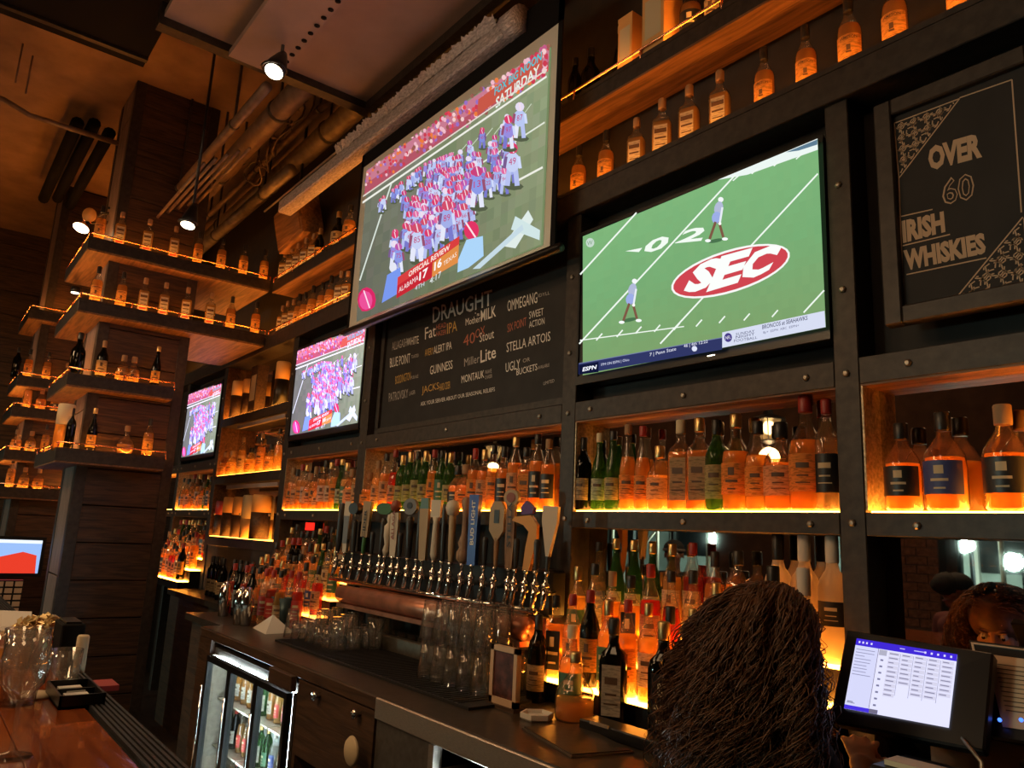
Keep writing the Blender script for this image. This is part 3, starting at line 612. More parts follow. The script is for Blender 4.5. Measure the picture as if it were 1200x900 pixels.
bl('STELLA ARTOIS', 775, 440, 1018, 375, 52); bl('UGLY', 770, 552, 850, 528, 52); bl('OR', 865, 498, 905, 488, 22, 3); bl('BUCKETS', 830, 568, 945, 538, 36); bl('AVAILABLE', 948, 535, 1012, 518, 18, 3)
bl('ASK YOUR SERVER ABOUT OUR SEASONAL RELIEFS', 298, 738, 710, 655, 22); bl('LIMITED', 980, 622, 1040, 605, 18, 3)
# ------------------------------------------------------------------ framed whiskey sign
sg = thing('framed_sign', 'framed black and tan sign advertising Irish whiskies at right', 'sign', (-.8, 2.11, .62))
SX0, SX1, SZ0, SZ1 = -.992, -.545, .632, 1.315
B(SX0, SX1, 2.105, 2.125, SZ0, SZ1).build('sign_panel', M['board'], sg)
fw = .05
MB().box(SX0, SX0+fw, 2.085, 2.11, SZ0, SZ1).box(SX1-fw, SX1, 2.085, 2.11, SZ0, SZ1).box(SX0+fw, SX1-fw, 2.085, 2.11, SZ0, SZ0+fw).box(SX0+fw, SX1-fw, 2.085, 2.11, SZ1-fw, SZ1).build('sign_frame', M['steel_dark'], sg, .004)
SY = 2.1045; st = MB()
def spx(x, y): return (900+x/2.25, y/2.25)
def stx(s, q, **kw): m_ = MB(); text_px(m_, s, [spx(*p) for p in q], SY, 0, **kw); m_.build('lettering', M['tan'], sg)
stx('OVER', [(425, 452), (565, 415), (562, 347), (420, 388)], bold=.055)
stx('60', [(461, 543), (545, 524), (542, 452), (457, 473)], bold=.03)
s6 = MB(); text_px(s6, '60', [spx(*p) for p in [(465, 538), (541, 521), (538, 457), (462, 477)]], SY-.0006, 0, bold=-.004)
s6.build('numeral_infill', M['board'], sg)
stx('IRISH', [(356, 642), (468, 612), (463, 556), (352, 582)], bold=.055)
stx('WHISKIES', [(362, 715), (576, 668), (570, 612), (356, 660)], bold=.055)
def sline(p, q, wd=.0035, mb=st):
    a, b = PY(*spx(*p), SY), PY(*spx(*q), SY); d = (b-a).normalized(); n = Vector((-d.z, 0, d.x))*wd/2
    mb.add([a+n, b+n, b-n, a-n], [(0, 1, 2, 3)])
for p, q in (((345, 572), (434, 552)), ((355, 648), (480, 618)), ((365, 724), (576, 680)), ((345, 470), (358, 826)), ((358, 826), (480, 800)), ((505, 258), (643, 210)), ((643, 210), (668, 560)), ((333, 325), (345, 470)), ((333, 325), (505, 260)), ((675, 575), (690, 775)), ((480, 805), (690, 770)), ((345, 470), (505, 260)), ((480, 805), (672, 572))): sline(p, q)
def knot(a, b, c):      # interlaced strokes filling the corner triangle a-b-c
    A, Bp, C_ = [PY(*spx(*p), SY) for p in (a, b, c)]
    ex, ey = (Bp-A), (C_-A); n = 5
    def pt_(u, v): return A+ex*u+ey*v
    def arc(u0, v0, r, a0, a1, wd=.0032):
        prev = None
        for k in range(7):
            t = a0+(a1-a0)*k/6; p = (u0+r*math.cos(t), v0+r*math.sin(t))
            if prev and p[0]+p[1] < .97 and prev[0]+prev[1] < .97 and min(p+prev) > .02:
                P, Q = pt_(*prev), pt_(*p); d = (Q-P)
                if d.length > 1e-6:
                    d.normalize(); nn = Vector((-d.z, 0, d.x))*wd/2; st.add([P+nn, Q+nn, Q-nn, P-nn], [(0, 1, 2, 3)])
            prev = p
    for i in range(n):
        for j in range(n-i):
            u, v = (i+.5)/n, (j+.5)/n; r = .5/n
            arc(u-r, v-r, r*1.3, 0, PI/2); arc(u+r, v+r, r*1.3, PI, 1.5*PI); arc(u+r, v-r, r*1.0, PI/2, PI); arc(u-r, v+r, r*1.0, -PI/2, 0); arc(u, v, r*.55, 0, 2*PI)
            if (i+j) % 2: arc(u-r, v-r, r*1.85, 0, PI/2)
st.build('border_line', M['tan'], sg); st = MB()
knot((333, 325), (505, 260), (345, 470)); knot((690, 772), (672, 572), (480, 805))
for k in range(4):        # small knotted square emblem
    cx, cyy = 578, 275; 
    for q in range(8):
        a0, a1 = q*PI/4, (q+1)*PI/4; r0 = 34-k*8; f = lambda t: (cx+r0*1.05*math.cos(t)*(1+.25*math.cos(4*t)), cyy+r0*math.sin(t)*(1+.25*math.cos(4*t))-0.28*r0*math.cos(t))
        sline(f(a0), f(a1), .003)
st.build('knotwork', M['tan'], sg)['kind'] = 'stuff'
# ================================================================== bottles
KINDS = {   # profile of the glass, fill height, label z-range, cap (r, z0, z1), squareness
 'round': ([(.0, 0), (.034, 0), (.0375, .006), (.0375, .165), (.035, .185), (.022, .212), (.0145, .232), (.0135, .275)], .19, (.035, .145), (.0155, .245, .298), None),
 'tall': ([(.0, 0), (.033, 0), (.0355, .006), (.0355, .19), (.030, .215), (.0165, .25), (.0135, .27), (.0135, .30)], .205, (.05, .16), (.0155, .278, .322), None),
 'long': ([(.0, 0), (.030, 0), (.0325, .006), (.0325, .15), (.027, .19), (.0155, .235), (.013, .26), (.013, .305)], .20, (.04, .13), (.015, .285, .325), None),
 'squat': ([(.0, 0), (.042, 0), (.047, .008), (.048, .10), (.043, .125), (.024, .148), (.0155, .16), (.0155, .185)], .115, (.03, .085), (.020, .17, .215), None),
 'decanter': ([(.0, 0), (.044, 0), (.050, .008), (.051, .11), (.047, .145), (.032, .172), (.018, .19), (.0165, .225)], .135, (.04, .125), (.0205, .205, .255), None),
 'wide': ([(.0, 0), (.045, 0), (.048, .006), (.048, .17), (.044, .195), (.026, .225), (.018, .245), (.017, .30)], .195, (.05, .155), (.020, .275, .325), None),
 'square': ([(.0, 0), (.036, 0), (.038, .005), (.038, .175), (.033, .195), (.018, .21), (.0135, .225), (.0135, .262)], .185, (.03, .165), (.0165, .245, .29), (9, .72)),
 'wine': ([(.0, 0), (.034, 0), (.0365, .006), (.0365, .185), (.031, .21), (.017, .235), (.0135, .255), (.0135, .30)], .2, (.04, .13), (.0150, .25, .305), None),
 'globe': ([(.0, 0), (.030, 0), (.045, .012), (.060, .05), (.060, .085), (.045, .12), (.020, .142), (.014, .16), (.014, .20)], .085, (.045, .085), (.019, .185, .225), None),
 'frosted': ([(.0, 0), (.040, 0), (.043, .006), (.044, .185), (.038, .205), (.022, .225), (.0175, .24), (.0165, .27)], .18, (.09, .15), (.020, .245, .315), None),
 'dome': ([(.0, 0), (.060, 0), (.066, .008), (.067, .06), (.060, .095), (.035, .13), (.018, .155), (.0165, .19)], .07, (.0, .0), (.020, .18, .215), None),
 'mini': ([(.0, 0), (.022, 0), (.024, .004), (.024, .075), (.018, .095), (.010, .11), (.010, .13)], .08, (.02, .06), (.012, .12, .145), None),
}
_P = {}
def protos(kind, liq, lab, cap, style):
    k = (kind, liq, lab, cap, style)
    if k in _P: return _P[k]
    prof, fill, lz, (cr, c0, c1), sq = KINDS[kind]; seg = 16; parts = []
    body = M['glass'] if not liq in ('l_dark', 'l_green', 'frost') else M[liq]
    parts.append(('bottle_glass', MB().lathe(prof, seg=seg, sq=sq).mesh('bottle_glass', body), None))
    if liq not in ('l_dark', 'l_green', 'frost'):
        ip = [(0, .004)]
        for (r, z) in prof[1:]:
            if z <= fill: ip.append((max(.003, r*.93), max(.005, z)))
        # cut at fill level
        for (r0, z0), (r1, z1) in zip(prof[:-1], prof[1:]):
            if z0 < fill < z1: ip.append(((r0+(r1-r0)*(fill-z0)/(z1-z0))*.93, fill)); break
        parts.append(('spirit', MB().lathe(ip, seg=seg, sq=sq).mesh('spirit', M[liq]), None))
    parts.append(('cap', MB().lathe([(cr*.96, c0), (cr, c0+.003), (cr, c1-.004), (cr*.85, c1)], seg=12).mesh('cap', M[cap]), None))
    if lab and lz[1] > 0:
        w = 1.15 if style != 'wrap' else 1.5
        rl = max(r for r, z in prof)+.0008
        if sq:
            rl_y = rl*sq[1]+.0006; hw = .027
            lm = MB().box(-hw, hw, -rl_y-.0006, -rl_y, lz[0], lz[1])
        else: lm = MB().lathe([(rl, lz[0]), (rl, lz[1])], seg=10, a0=-PI/2-w, a1=-PI/2+w)
        lme = lm.mesh('paper_label', M.get('p_'+lab, M[lab])); pr = MB()
        dark = lab in ('blacklabel', 'bluelabel', 'greenlabel', 'redlabel')
        def onl(s, zc, hw, hh, **kw):
            vs, fs = textgeo(s, **kw)
            if sq: out = [((u-.5)*2*hw, -rl*sq[1]-.0018, zc+(v-.5)*2*hh) for u, v, _ in vs]
            else:
                out = []
                for u, v, _ in vs:
                    a = -PI/2+(u-.5)*2*hw/rl; out.append(((rl+.0009)*math.cos(a), (rl+.0009)*math.sin(a), zc+(v-.5)*2*hh))
            pr.add(out, fs)
        def bar(z0, z1, hw=.02, m=0):
            if sq: pr.box(-hw, hw, -rl*sq[1]-.0024, -rl*sq[1]-.0014, z0, z1, m)
            else: pr.lathe([(rl+.0007, z0), (rl+.0007, z1)], seg=6, a0=-PI/2-hw/rl, a1=-PI/2+hw/rl, m=m)
        h0, h1 = lz; hh = h1-h0
        if style == 'irish':
            onl('JAMESON', h1-.014, .027, .0065, bold=.02)
            pr.lathe([(rl+.001, h0+.052), (rl+.001, h0+.058), (rl+.001, h0+.072)], seg=4, a0=-PI/2-.16, a1=-PI/2+.16)
            bar(h0+.044, h0+.050, .008); bar(h0+.028, h0+.030, .018); bar(h0+.012, h0+.014, .02)
        elif style == 'band':
            bar(h0+.006, h0+.022, .024, 1); bar(h0+.048, h0+.052, .020); bar(h0+.075, h0+.082, .022); bar(h0+.100, h0+.118, .024)
        elif style == 'plain':
            bar(h0+hh*.62, h0+hh*.76, .018); bar(h0+hh*.40, h0+hh*.44, .016); bar(h0+hh*.22, h0+hh*.25, .020)
        elif style == 'crest':
            pr.lathe([(rl+.0009, h0+hh*.6), (rl+.0009, h0+hh*.85)], seg=4, a0=-PI/2-.22, a1=-PI/2+.22); bar(h0+hh*.38, h0+hh*.46, .021); bar(h0+hh*.15, h0+hh*.2, .014)
        sub = ('label_print', pr.mesh('label_print', [M['cream'] if dark else M['print'], M['redlabel']])) if pr.v else None
        parts.append(('paper_label', lme, sub))
    _P[k] = parts; return parts
def bottle(kind, liq, lab, cap, p, label, group, rz=0, style='plain', name='liquor_bottle', s=1.0):
    o = bpy.data.objects.new(name, None); COL.objects.link(o); o.location = p; o.rotation_euler[2] = rz; o.scale = s if isinstance(s, tuple) else (s, s, s)
    o['label'] = label; o['category'] = 'bottle'; o['group'] = group
    for nme, me, sub in protos(kind, liq, lab, cap, style):
        c = bpy.data.objects.new(nme, me); COL.objects.link(c); c.parent = o
        if sub: d = bpy.data.objects.new(sub[0], sub[1]); COL.objects.link(d); d.parent = c; d['kind'] = 'stuff'
    return o
LN = {'l_amber': 'amber', 'l_gold': 'golden', 'l_red': 'red', 'l_clear': 'clear', 'l_dark': 'dark glass', 'l_green': 'green glass', 'frost': 'frosted'}
AN = {'white': 'white', 'cream': 'cream', 'orange': 'orange', 'blacklabel': 'black', 'redlabel': 'red', 'greenlabel': 'green', 'bluelabel': 'blue', None: None, 'gold': 'gold'}
KN = {'round': '', 'tall': 'tall ', 'long': 'slender ', 'squat': 'squat ', 'decanter': 'stout ', 'wide': 'broad ', 'square': 'square ', 'wine': '', 'globe': 'globe shaped ', 'frosted': '', 'dome': 'domed ', 'mini': 'small '}
def desc(kind, liq, lab): return KN[kind]+LN[liq]+' bottle'+((' with '+AN[lab]+' label') if lab else '')
def face(x, y): return math.atan2(-x, y)*0.55      # labels turned partly towards the room
rb = random.Random(4)
SPEC = [('round', 'l_amber', 'cream', 'blackcap'), ('tall', 'l_gold', 'white', 'gold'), ('round', 'l_amber', 'orange', 'cork'), ('long', 'l_green', 'white', 'gold'), ('decanter', 'l_amber', 'cream', 'cork'),
        ('wide', 'l_amber', 'white', 'blackcap'), ('tall', 'l_amber', 'orange', 'redcap'), ('squat', 'l_gold', 'cream', 'cork'), ('square', 'l_amber', 'blacklabel', 'blackcap'), ('long', 'l_clear', 'bluelabel', 'blackcap'),
        ('round', 'l_gold', 'greenlabel', 'gold'), ('tall', 'l_dark', 'orange', 'redcap'), ('round', 'l_red', 'cream', 'blackcap')]
def row(xs, y, z, where, group, specs=None, smin=.95, smax=1.05, turn=None):
    n = len(xs)
    for i, x in enumerate(xs):
        sp = specs[i % len(specs)] if specs else SPEC[rb.randrange(len(SPEC))]
        kind, liq, lab, cap = sp[:4]; st_ = sp[4] if len(sp) > 4 else rb.choice(('plain', 'crest')); s = sp[5] if len(sp) > 5 else rb.uniform(smin, smax)
        bottle(kind, liq, lab, cap, (x, y, z), f'{desc(kind, liq, lab)}, {nth(i)} {where}', group, (face(x, y) if turn is None else turn)+rb.uniform(-.15, .15), st_, s=s)
J = ('round', 'l_amber', 'orange', 'blackcap', 'irish'); Q = ('square', 'l_gold', 'white', 'cork', 'band')
XY = lambda px, py, Y=2.19: PY(px, py, Y).x
# top right rows
row([XY(*q) for q in ((676, 210), (708, 197), (744, 168), (774, 155), (806, 138), (842, 120), (894, 98), (943, 78), (994, 50), (1047, 25))], 2.20, 1.508, 'on beam above field television', 'whiskey bottles on the beam above the television',
    [J, J, Q, Q, Q, Q, J, J, J, J])
bottle('round', 'l_amber', 'orange', 'blackcap', (XY(1124, 2), 2.20, 1.508), 'amber bottle with orange label, at the top edge of the picture right', 'whiskey bottles on the beam above the television', face(-1, 2), 'irish')
def pack(p, w, h, mat, label, group, name='gift_box', rz=0, d=None):
    t = thing(name, label, 'box', p, group, rz); d = d or w; o = Vector(p)
    MB().box(-w/2, w/2, -d/2, d/2, 0, h).mesh
    q = MB().box(p[0]-w/2, p[0]+w/2, p[1]-d/2, p[1]+d/2, p[2], p[2]+h).build('box_body', M[mat], t, .0015)
    MB().box(p[0]-w*.36, p[0]+w*.36, p[1]-d/2-.001, p[1]-d/2, p[2]+h*.25, p[2]+h*.8).build('box_print', M['cream'] if mat != 'cream' else M['print'], t)
    B(p[0]-w/2-.0005, p[0]+w/2+.0005, p[1]-d/2-.0005, p[1]+d/2+.0005, p[2]+h*.94, p[2]+h).build('lid', M[mat], t)
    return t
ZU = 1.987
pack((XY(740, 50, 2.2), 2.20, ZU), .085, .30, 'orange', 'narrow orange box on the top shelf beside a dark bottle', 'boxes on the top shelf')
pack((XY(778, 25, 2.2), 2.19, ZU), .12, .33, 'orange', 'wide orange box on the top shelf, right of the narrow one', 'boxes on the top shelf')
row([XY(q, 40, 2.2) for q in (672, 690, 724, 806, 832)], 2.22, ZU, 'on the very top shelf', 'dark bottles on the top shelf', [('tall', 'l_dark', None, 'blackcap'), ('wide', 'l_dark', None, 'blackcap'), ('long', 'l_dark', None, 'gold'), ('wide', 'l_amber', 'blacklabel', 'blackcap'), ('tall', 'l_dark', 'cream', 'gold')])
# left part of the wall, two upper shelves
row([XY(q[0], q[1], 2.2) for q in ((334, 314), (342, 310), (350, 303), (359, 298), (368, 292), (376, 284), (397, 275), (411, 264))], 2.19, ZU, 'on upper shelf by big screen', 'bottles on the upper wall shelf', [Q, Q, Q, Q, Q, ('wine', 'l_dark', 'orange', 'gold'), ('wide', 'l_dark', 'cream', 'gold'), ('wide', 'l_amber', 'orange', 'blackcap')])
row([XY(q[0], q[1], 2.2) for q in ((331, 380), (337, 376), (344, 372), (351, 368), (358, 364), (367, 360), (378, 356), (388, 350), (400, 343), (408, 338))], 2.19, 1.508, 'on lower shelf by big screen', 'bottles on the lower wall shelf', [Q, Q, Q, J, J, J, J, J, Q, Q])
# round the timber pier
def prow(px, z, X, where, group, specs):
    for i, (a, b) in enumerate(px):
        p = PX(a, b, X); sp = specs[i]; st_ = sp[4] if len(sp) > 4 else 'crest'
        bottle(sp[0], sp[1], sp[2], sp[3], (X, p.y, z), f'{desc(*sp[:3])}, {nth(i)} {where}', group, PI/2-.25+rb.uniform(-.1, .1), st_)
prow([(116, 276), (141, 272), (173, 281), (204, 289), (232, 297), (259, 306), (285, 312), (309, 318)], 1.992, -6.14, 'on top shelf of timber pier', 'bottles on the pier top shelf', [J, Q, Q, Q, J, J, J, J])
prow([(112, 345), (142, 347), (168, 352), (192, 357), (218, 362), (246, 368), (270, 374), (299, 380)], 1.517, -6.12, 'on second shelf of timber pier', 'bottles on the pier second shelf', [J, J, Q, Q, Q, Q, J, J])
prow([(90, 425), (119, 429), (143, 440), (155, 442), (182, 440)], .974, -6.12, 'on third shelf of timber pier', 'bottles on the pier third shelf', [('wide', 'l_dark', None, 'blackcap'), ('round', 'l_dark', 'cream', 'cork'), ('squat', 'l_amber', 'orange', 'cork'), ('squat', 'l_amber', 'orange', 'cork'), ('long', 'l_dark', 'orange', 'gold')])
prow([(80, 515), (107, 515), (146, 528), (173, 520)], .447, -6.12, 'on lowest shelf of timber pier', 'bottles on the pier lowest shelf', [('wine', 'l_dark', None, 'blackcap'), ('long', 'l_dark', 'orange', 'gold'), ('globe', 'l_amber', None, 'cork'), J])
def tin(p, r, h, mat, mat2, label, group, split=.62):
    t = thing('gift_tin', label, 'tin', p, group)
    MB().lathe([(0, 0), (r, 0), (r, h*split)], (p[0], p[1], p[2]), 16).build('tin_body', M[mat], t)
    MB().lathe([(r+.0005, h*split), (r+.0005, h*.97), (r*.9, h), (0, h)], (p[0], p[1], p[2]), 16).build('tin_top', M[mat2], t)
p = PX(70, 520, -6.22); tin((-6.15, p.y, .447), .055, .33, 'l_amber', 'cream', 'tall cream-topped tin at the corner of the lowest pier shelf', 'gift tins', .55)
# far pier
fs = [[(20, 425), (34, 425), (56, 428), (80, 428)], [(33, 463), (49, 465), (66, 468)], [(20, 512), (37, 513), (54, 512)], [(13, 556), (29, 557), (45, 563)]]
nmz = ['highest visible', 'second', 'third', 'lowest']
for k, z in enumerate(pf):
    sp = [[('round', 'l_dark', None, 'blackcap'), J, J, ('squat', 'l_amber', 'orange', 'cork')], [('round', 'l_amber', None, 'cork'), ('squat', 'l_amber', None, 'cork'), ('squat', 'l_amber', 'blacklabel', 'cork')],
          [('squat', 'l_amber', 'orange', 'cork'), ('squat', 'l_gold', 'cream', 'cork'), J], [J, ('squat', 'l_gold', 'orange', 'cork'), ('squat', 'l_amber', 'orange', 'cork')]][k]
    prow(fs[k], z+.002, -8.78, 'on %s far pier shelf' % nmz[k], 'bottles on the far pier', sp)
# main glowing shelf, bay under the field television
ZS = .1215; YS = 2.166
sp = [('wine', 'l_dark', 'cream', 'blackcap', 'plain', .98), ('long', 'l_green', 'white', 'cream', 'plain', .95), ('long', 'l_green', 'cream', 'blackcap', 'plain', .96), ('long', 'l_amber', 'orange', 'cork', 'plain', 1.02), ('long', 'l_amber', 'orange', 'redcap', 'plain', .98),
      ('decanter', 'l_gold', 'cream', 'gold', 'plain', .93), ('square', 'l_amber', 'cream', 'cream', 'plain', 1.12), ('square', 'l_amber', 'cream', 'gold', 'plain', 1.12), ('round', 'l_green', 'cream', 'blackcap', 'plain', 1.05), ('wide', 'l_amber', 'orange', 'gold', 'crest', 1.0),
      ('wide', 'l_gold', 'orange', 'blackcap', 'plain', .9), ('decanter', 'l_amber', 'cream', 'blackcap', 'plain', 1.1), ('wide', 'l_amber', 'orange', 'redcap', 'plain', 1.1), ('tall', 'l_clear', 'blacklabel', 'redcap', 'plain', 1.05)]
row([XY(q, 560, YS) for q in (683, 702, 718, 735.5, 753, 773, 798, 820, 840, 863, 889, 916, 946, 971)], YS, ZS, 'on shelf under field television', 'bottles on the lit shelf under the field television', sp)
# right bay
row([XY(q, 550, YS) for q in (1058, 1108, 1180)], YS, ZS, 'on lit shelf at far right', 'bottles on the lit shelf below the framed sign', [('decanter', 'l_amber', 'blacklabel', 'blackcap', 'crest', .96), ('decanter', 'l_amber', 'bluelabel', 'blackcap', 'crest', 1.04), ('decanter', 'l_amber', 'blacklabel', 'cork', 'crest', 1.06)])
for k, x in enumerate(()): bottle('wide', 'l_amber', 'cream', 'cork', (x, YS, ZS), 'bottle on the lit shelf beyond the picture edge', 'bottles beyond the right edge', 0)
# bay over the taps
xs = [XY(q, 560, YS) for q in (433, 443, 452, 462, 471, 480, 489, 498, 508, 517, 527, 537, 546, 556, 567, 578, 590, 603, 616, 629, 642)]
G1 = ('wine', 'l_green', 'cream', 'gold'); A1 = ('round', 'l_amber', 'orange', 'redcap')
row(xs, YS, ZS, 'on shelf above the taps', 'bottles on the lit shelf above the taps', [('squat', 'l_amber', 'orange', 'cork'), ('round', 'l_gold', 'cream', 'cork'), ('tall', 'l_amber', 'cream', 'blackcap'), ('long', 'l_red', 'cream', 'redcap'), G1, G1, ('tall', 'l_green', 'cream', 'blackcap'), G1, ('tall', 'l_amber', 'orange', 'redcap'), ('tall', 'l_green', 'greenlabel', 'blackcap'), G1,
    ('squat', 'l_amber', 'blacklabel', 'blackcap'), ('squat', 'l_amber', 'orange', 'cork'), A1, ('round', 'l_amber', 'cream', 'gold'), ('tall', 'l_amber', 'orange', 'blackcap'), ('round', 'l_amber', 'blacklabel', 'blackcap'), ('tall', 'l_amber', 'cream', 'gold'), ('square', 'l_amber', 'orange', 'blackcap'), ('tall', 'l_amber', 'blacklabel', 'blackcap'), ('tall', 'l_amber', 'blacklabel', 'cork')])
# bay under the crowd television
row([-5.32+k*.0785 for k in range(14)], YS, ZS, 'on shelf under middle television', 'bottles on the lit shelf under the crowd television', [SPEC[k] for k in (2, 0, 6, 1, 4, 2, 7, 5, 1, 6, 3, 10, 4, 0)])
row([-8.1+k*.088 for k in range(12)], YS, ZS, 'on shelf under furthest television', 'bottles on the lit shelf under the furthest television', [SPEC[k] for k in (9, 2, 0, 4, 6, 2, 1, 7, 4, 3, 8, 6)])
# stepped displays
def tiers(x0, x1, dx, where, grp, n=3):
    for k in range(n):
        xs = []; x = x0+.05+.02*k
        while x < x1-.035: xs.append(x); x += dx
        row(xs, 1.945+k*.09+.044, -.501+k*.095, 'on %s step %s' % (('front', 'middle', 'back')[k], where), grp)
rb = random.Random(12)
SAV = SPEC; SPEC = [s for s in SAV if s[0] in ('round', 'tall', 'long', 'square')]*2+[('tall', 'l_red', 'cream', 'redcap'), ('long', 'l_red', None, 'blackcap'), ('tall', 'l_clear', 'white', 'blackcap'), ('long', 'l_amber', 'cream', 'cork')]
tiers(-2.28, -1.45, .092, 'beside the bartender', 'bottles on the steps beside the bartender')
tiers(-5.34, -4.27, .094, 'near the taps', 'bottles on the steps left of the taps')
tiers(-8.12, -7.1, .098, 'near timber pier', 'bottles on the steps beside the pier')
SPEC = SAV
rw = [(-1.40, 2.17, -.31), (-1.31, 2.17, -.31), (-1.22, 2.17, -.31), (-1.36, 2.08, -.406), (-1.26, 2.08, -.406), (-1.30, 1.99, -.501), (-1.40, 1.99, -.501)]
for k, (x, y, z) in enumerate(rw):
    bottle('frosted', 'frost', ('blacklabel', None, 'blacklabel', None, None, None, None)[k], ('blackcap', 'white', 'white', 'blackcap', 'white', 'white', 'white')[k], (x, y, z+.0), ('leftmost of back three frosted bottles', 'middle of back three frosted bottles', 'rightmost of back three frosted bottles', 'left middle-step frosted bottle', 'right middle-step frosted bottle', 'front frosted bottle, right of the other', 'front frosted bottle behind the bartender hair')[k]+' glowing orange beside the post', 'frosted bottles beside the bartender', face(x, y), 'plain', s=(.98, .98, 1.14))
# shelves of the narrow unit: tins, boxes, jars
def unit(xs, z, items, where):
    for i, x in enumerate(xs):
        it = items[i]
        if it[0] == 'tin': tin((x, 2.19, z), it[1], it[2], it[3], it[4], '%s topped tin, %s %s' % (AN.get(it[4], 'dark'), nth(i), where), 'tins on the narrow unit', it[5])
        elif it[0] == 'box': pack((x, 2.19, z), it[1], it[2], it[3], 'tall brown wooden box %s, %s' % (where, nth(i)), 'boxes on the narrow unit', d=.09)
        else: bottle(it[1], it[2], it[3], it[4], (x, 2.19, z), '%s, %s %s' % (desc(it[1], it[2], it[3]), nth(i), where), 'bottles on the narrow unit', face(x, 2))
unit([XY(q, 460, 2.19) for q in (279, 291, 302, 329)], .925, [('tin', .055, .34, 'cabinet', 'orange', .6), ('tin', .05, .32, 'cabinet', 'orange', .6), ('box', .16, .40, 'cabinet'), ('tin', .055, .36, 'black', 'orange', .6)], 'on top shelf of narrow unit')
unit([XY(q, 540, 2.19) for q in (264, 272, 283, 294, 305, 317, 325)], .415, [('b', 'squat', 'l_amber', 'orange', 'cork'), ('b', 'squat', 'l_gold', 'orange', 'cork'), ('b', 'tall', 'l_gold', 'cream', 'cork'), ('b', 'squat', 'l_gold', 'orange', 'blackcap'), ('b', 'tall', 'l_amber', 'orange', 'cork'), ('b', 'squat', 'l_gold', 'orange', 'blackcap'), ('b', 'long', 'l_gold', None, 'blackcap')], 'on middle shelf of narrow unit')
unit([XY(q, 610, 2.19) for q in (258, 268, 279, 291, 305)], -.105, [('tin', .05, .30, 'cabinet', 'redlabel', .6), ('tin', .06, .33, 'cabinet', 'orange', .6), ('tin', .055, .33, 'print', 'orange', .55), ('tin', .06, .34, 'orange', 'cream', .45), ('tin', .075, .34, 'cabinet', 'orange', .6)], 'on low shelf of narrow unit')
# glowing red box put on the mirror in place of a sign's reflection
rs = thing('red_reflection', 'small glowing red box on the mirror, in place of a red reflection', 'sign', tuple(PY(365, 622, 2.2)))
p = PY(365, 617, 2.2); B(p.x-.075, p.x+.075, 2.19, 2.214, p.z-.03, p.z+.03).build('reflection_case', M['black'], rs); B(p.x-.07, p.x+.07, 2.186, 2.19, p.z-.025, p.z+.025).build('reflection_face', M['redled'], rs)
# ================================================================== taps
tw = thing('tap_rail', 'black draught tower rail carrying a long row of chrome taps', 'tap rail', (-3.2, 2.05, -.575))
B(-4.13, -2.31, 2.03, 2.112, -.30, -.12).build('tower_box', M['black'], tw, .01)
for x in (-4.05, -3.2, -2.42): B(x-.04, x+.04, 2.055, 2.11, -.575, -.30).build('tower_leg', M['black'], tw)
MB().tube([(-4.13, 1.96, -.275), (-2.31, 1.96, -.275)], .012, 8).build('drip_rail', M['chrome'], tw)
dt = thing('drip_tray', 'long copper drip tray shelf below the taps', 'tray', (-3.1, 1.95, -.575))
MB().tube([(-3.9, 1.93, -.34), (-2.33, 1.93, -.34)], .045, 16).build('rolled_edge', M['coppertray'], dt)
B(-3.9, -2.33, 1.90, 2.045, -.405, -.385).build('tray_floor', M['coppertray'], dt)
B(-3.9, -2.33, 2.03, 2.045, -.385, -.305).build('tray_back', M['coppertray'], dt)
for x in (-3.88, -3.1, -2.36): B(x, x+.02, 1.95, 2.045, -.575, -.405).build('tray_bracket', M['black'], dt)
tapm = [('tap_body', MB().tube([(0, .07, 0), (0, .02, 0), (0, -.01, .0)], .012, 8).tube([(0, -.005, .02), (0, -.01, -.01), (0, -.03, -.06)], [.014, .013, .009], 8).mesh('tap_body', M['chrome'])),
        ('collar', MB().lathe([(.013, 0), (.017, .004), (.017, .012), (.008, .02), (.006, .045), (.011, .05), (.011, .06), (.0, .062)], (0, -.005, .018), 10).mesh('collar', M['chrome']))]
def flat(pts, th, m=0, mb=None):     # prism: outline in x-z, thickness in y
    mb = mb or MB(); n = len(pts); vs = [(x, -th/2, z) for x, z in pts]+[(x, th/2, z) for x, z in pts]
    fs = [tuple(range(n)), tuple(range(2*n-1, n-1, -1))]+[(i, i+n, (i+1) % n+n, (i+1) % n) for i in range(n)]
    return mb.add(vs, fs, m)
HM = {'dark': pbr('dark handle', (.03, .028, .028), .35), 'tanh': pbr('tan handle', (.42, .30, .17), .5), 'creamh': pbr('cream handle', (.62, .54, .42), .45), 'blueh': pbr('blue handle', (.02, .06, .38), .3), 'greenh': pbr('green handle', (.05, .16, .05), .4),
      'redh': pbr('red brown handle', (.28, .07, .04), .4), 'greyh': pbr('grey handle', (.18, .18, .19), .4), 'orangeh': pbr('orange handle', (.75, .34, .07), .4), 'woodh': wood('turned wood', (.20, .10, .05), (.42, .25, .13), 2), 'tealh': pbr('teal handle', (.10, .22, .22), .4), 'purpleh': pbr('purple handle', (.12, .04, .22), .4)}
def paddle(w0, w1, h): return [(-w0, 0), (w0, 0), (w1, h*.75), (w1, h), (-w1, h), (-w1, h*.75)]
def H_stick(h, w=.014, taper=1.3): return MB().lathe([(.008, 0), (w*.8, .01), (w, h*.3), (w*taper, h*.9), (w*taper*.8, h), (0, h+.003)], seg=10)
def disc(r, z, th=.02, n=18, mb=None, m=0): return flat([(r*math.cos(2*PI*i/n), z+r*math.sin(2*PI*i/n)) for i in range(n)], th, m, mb)
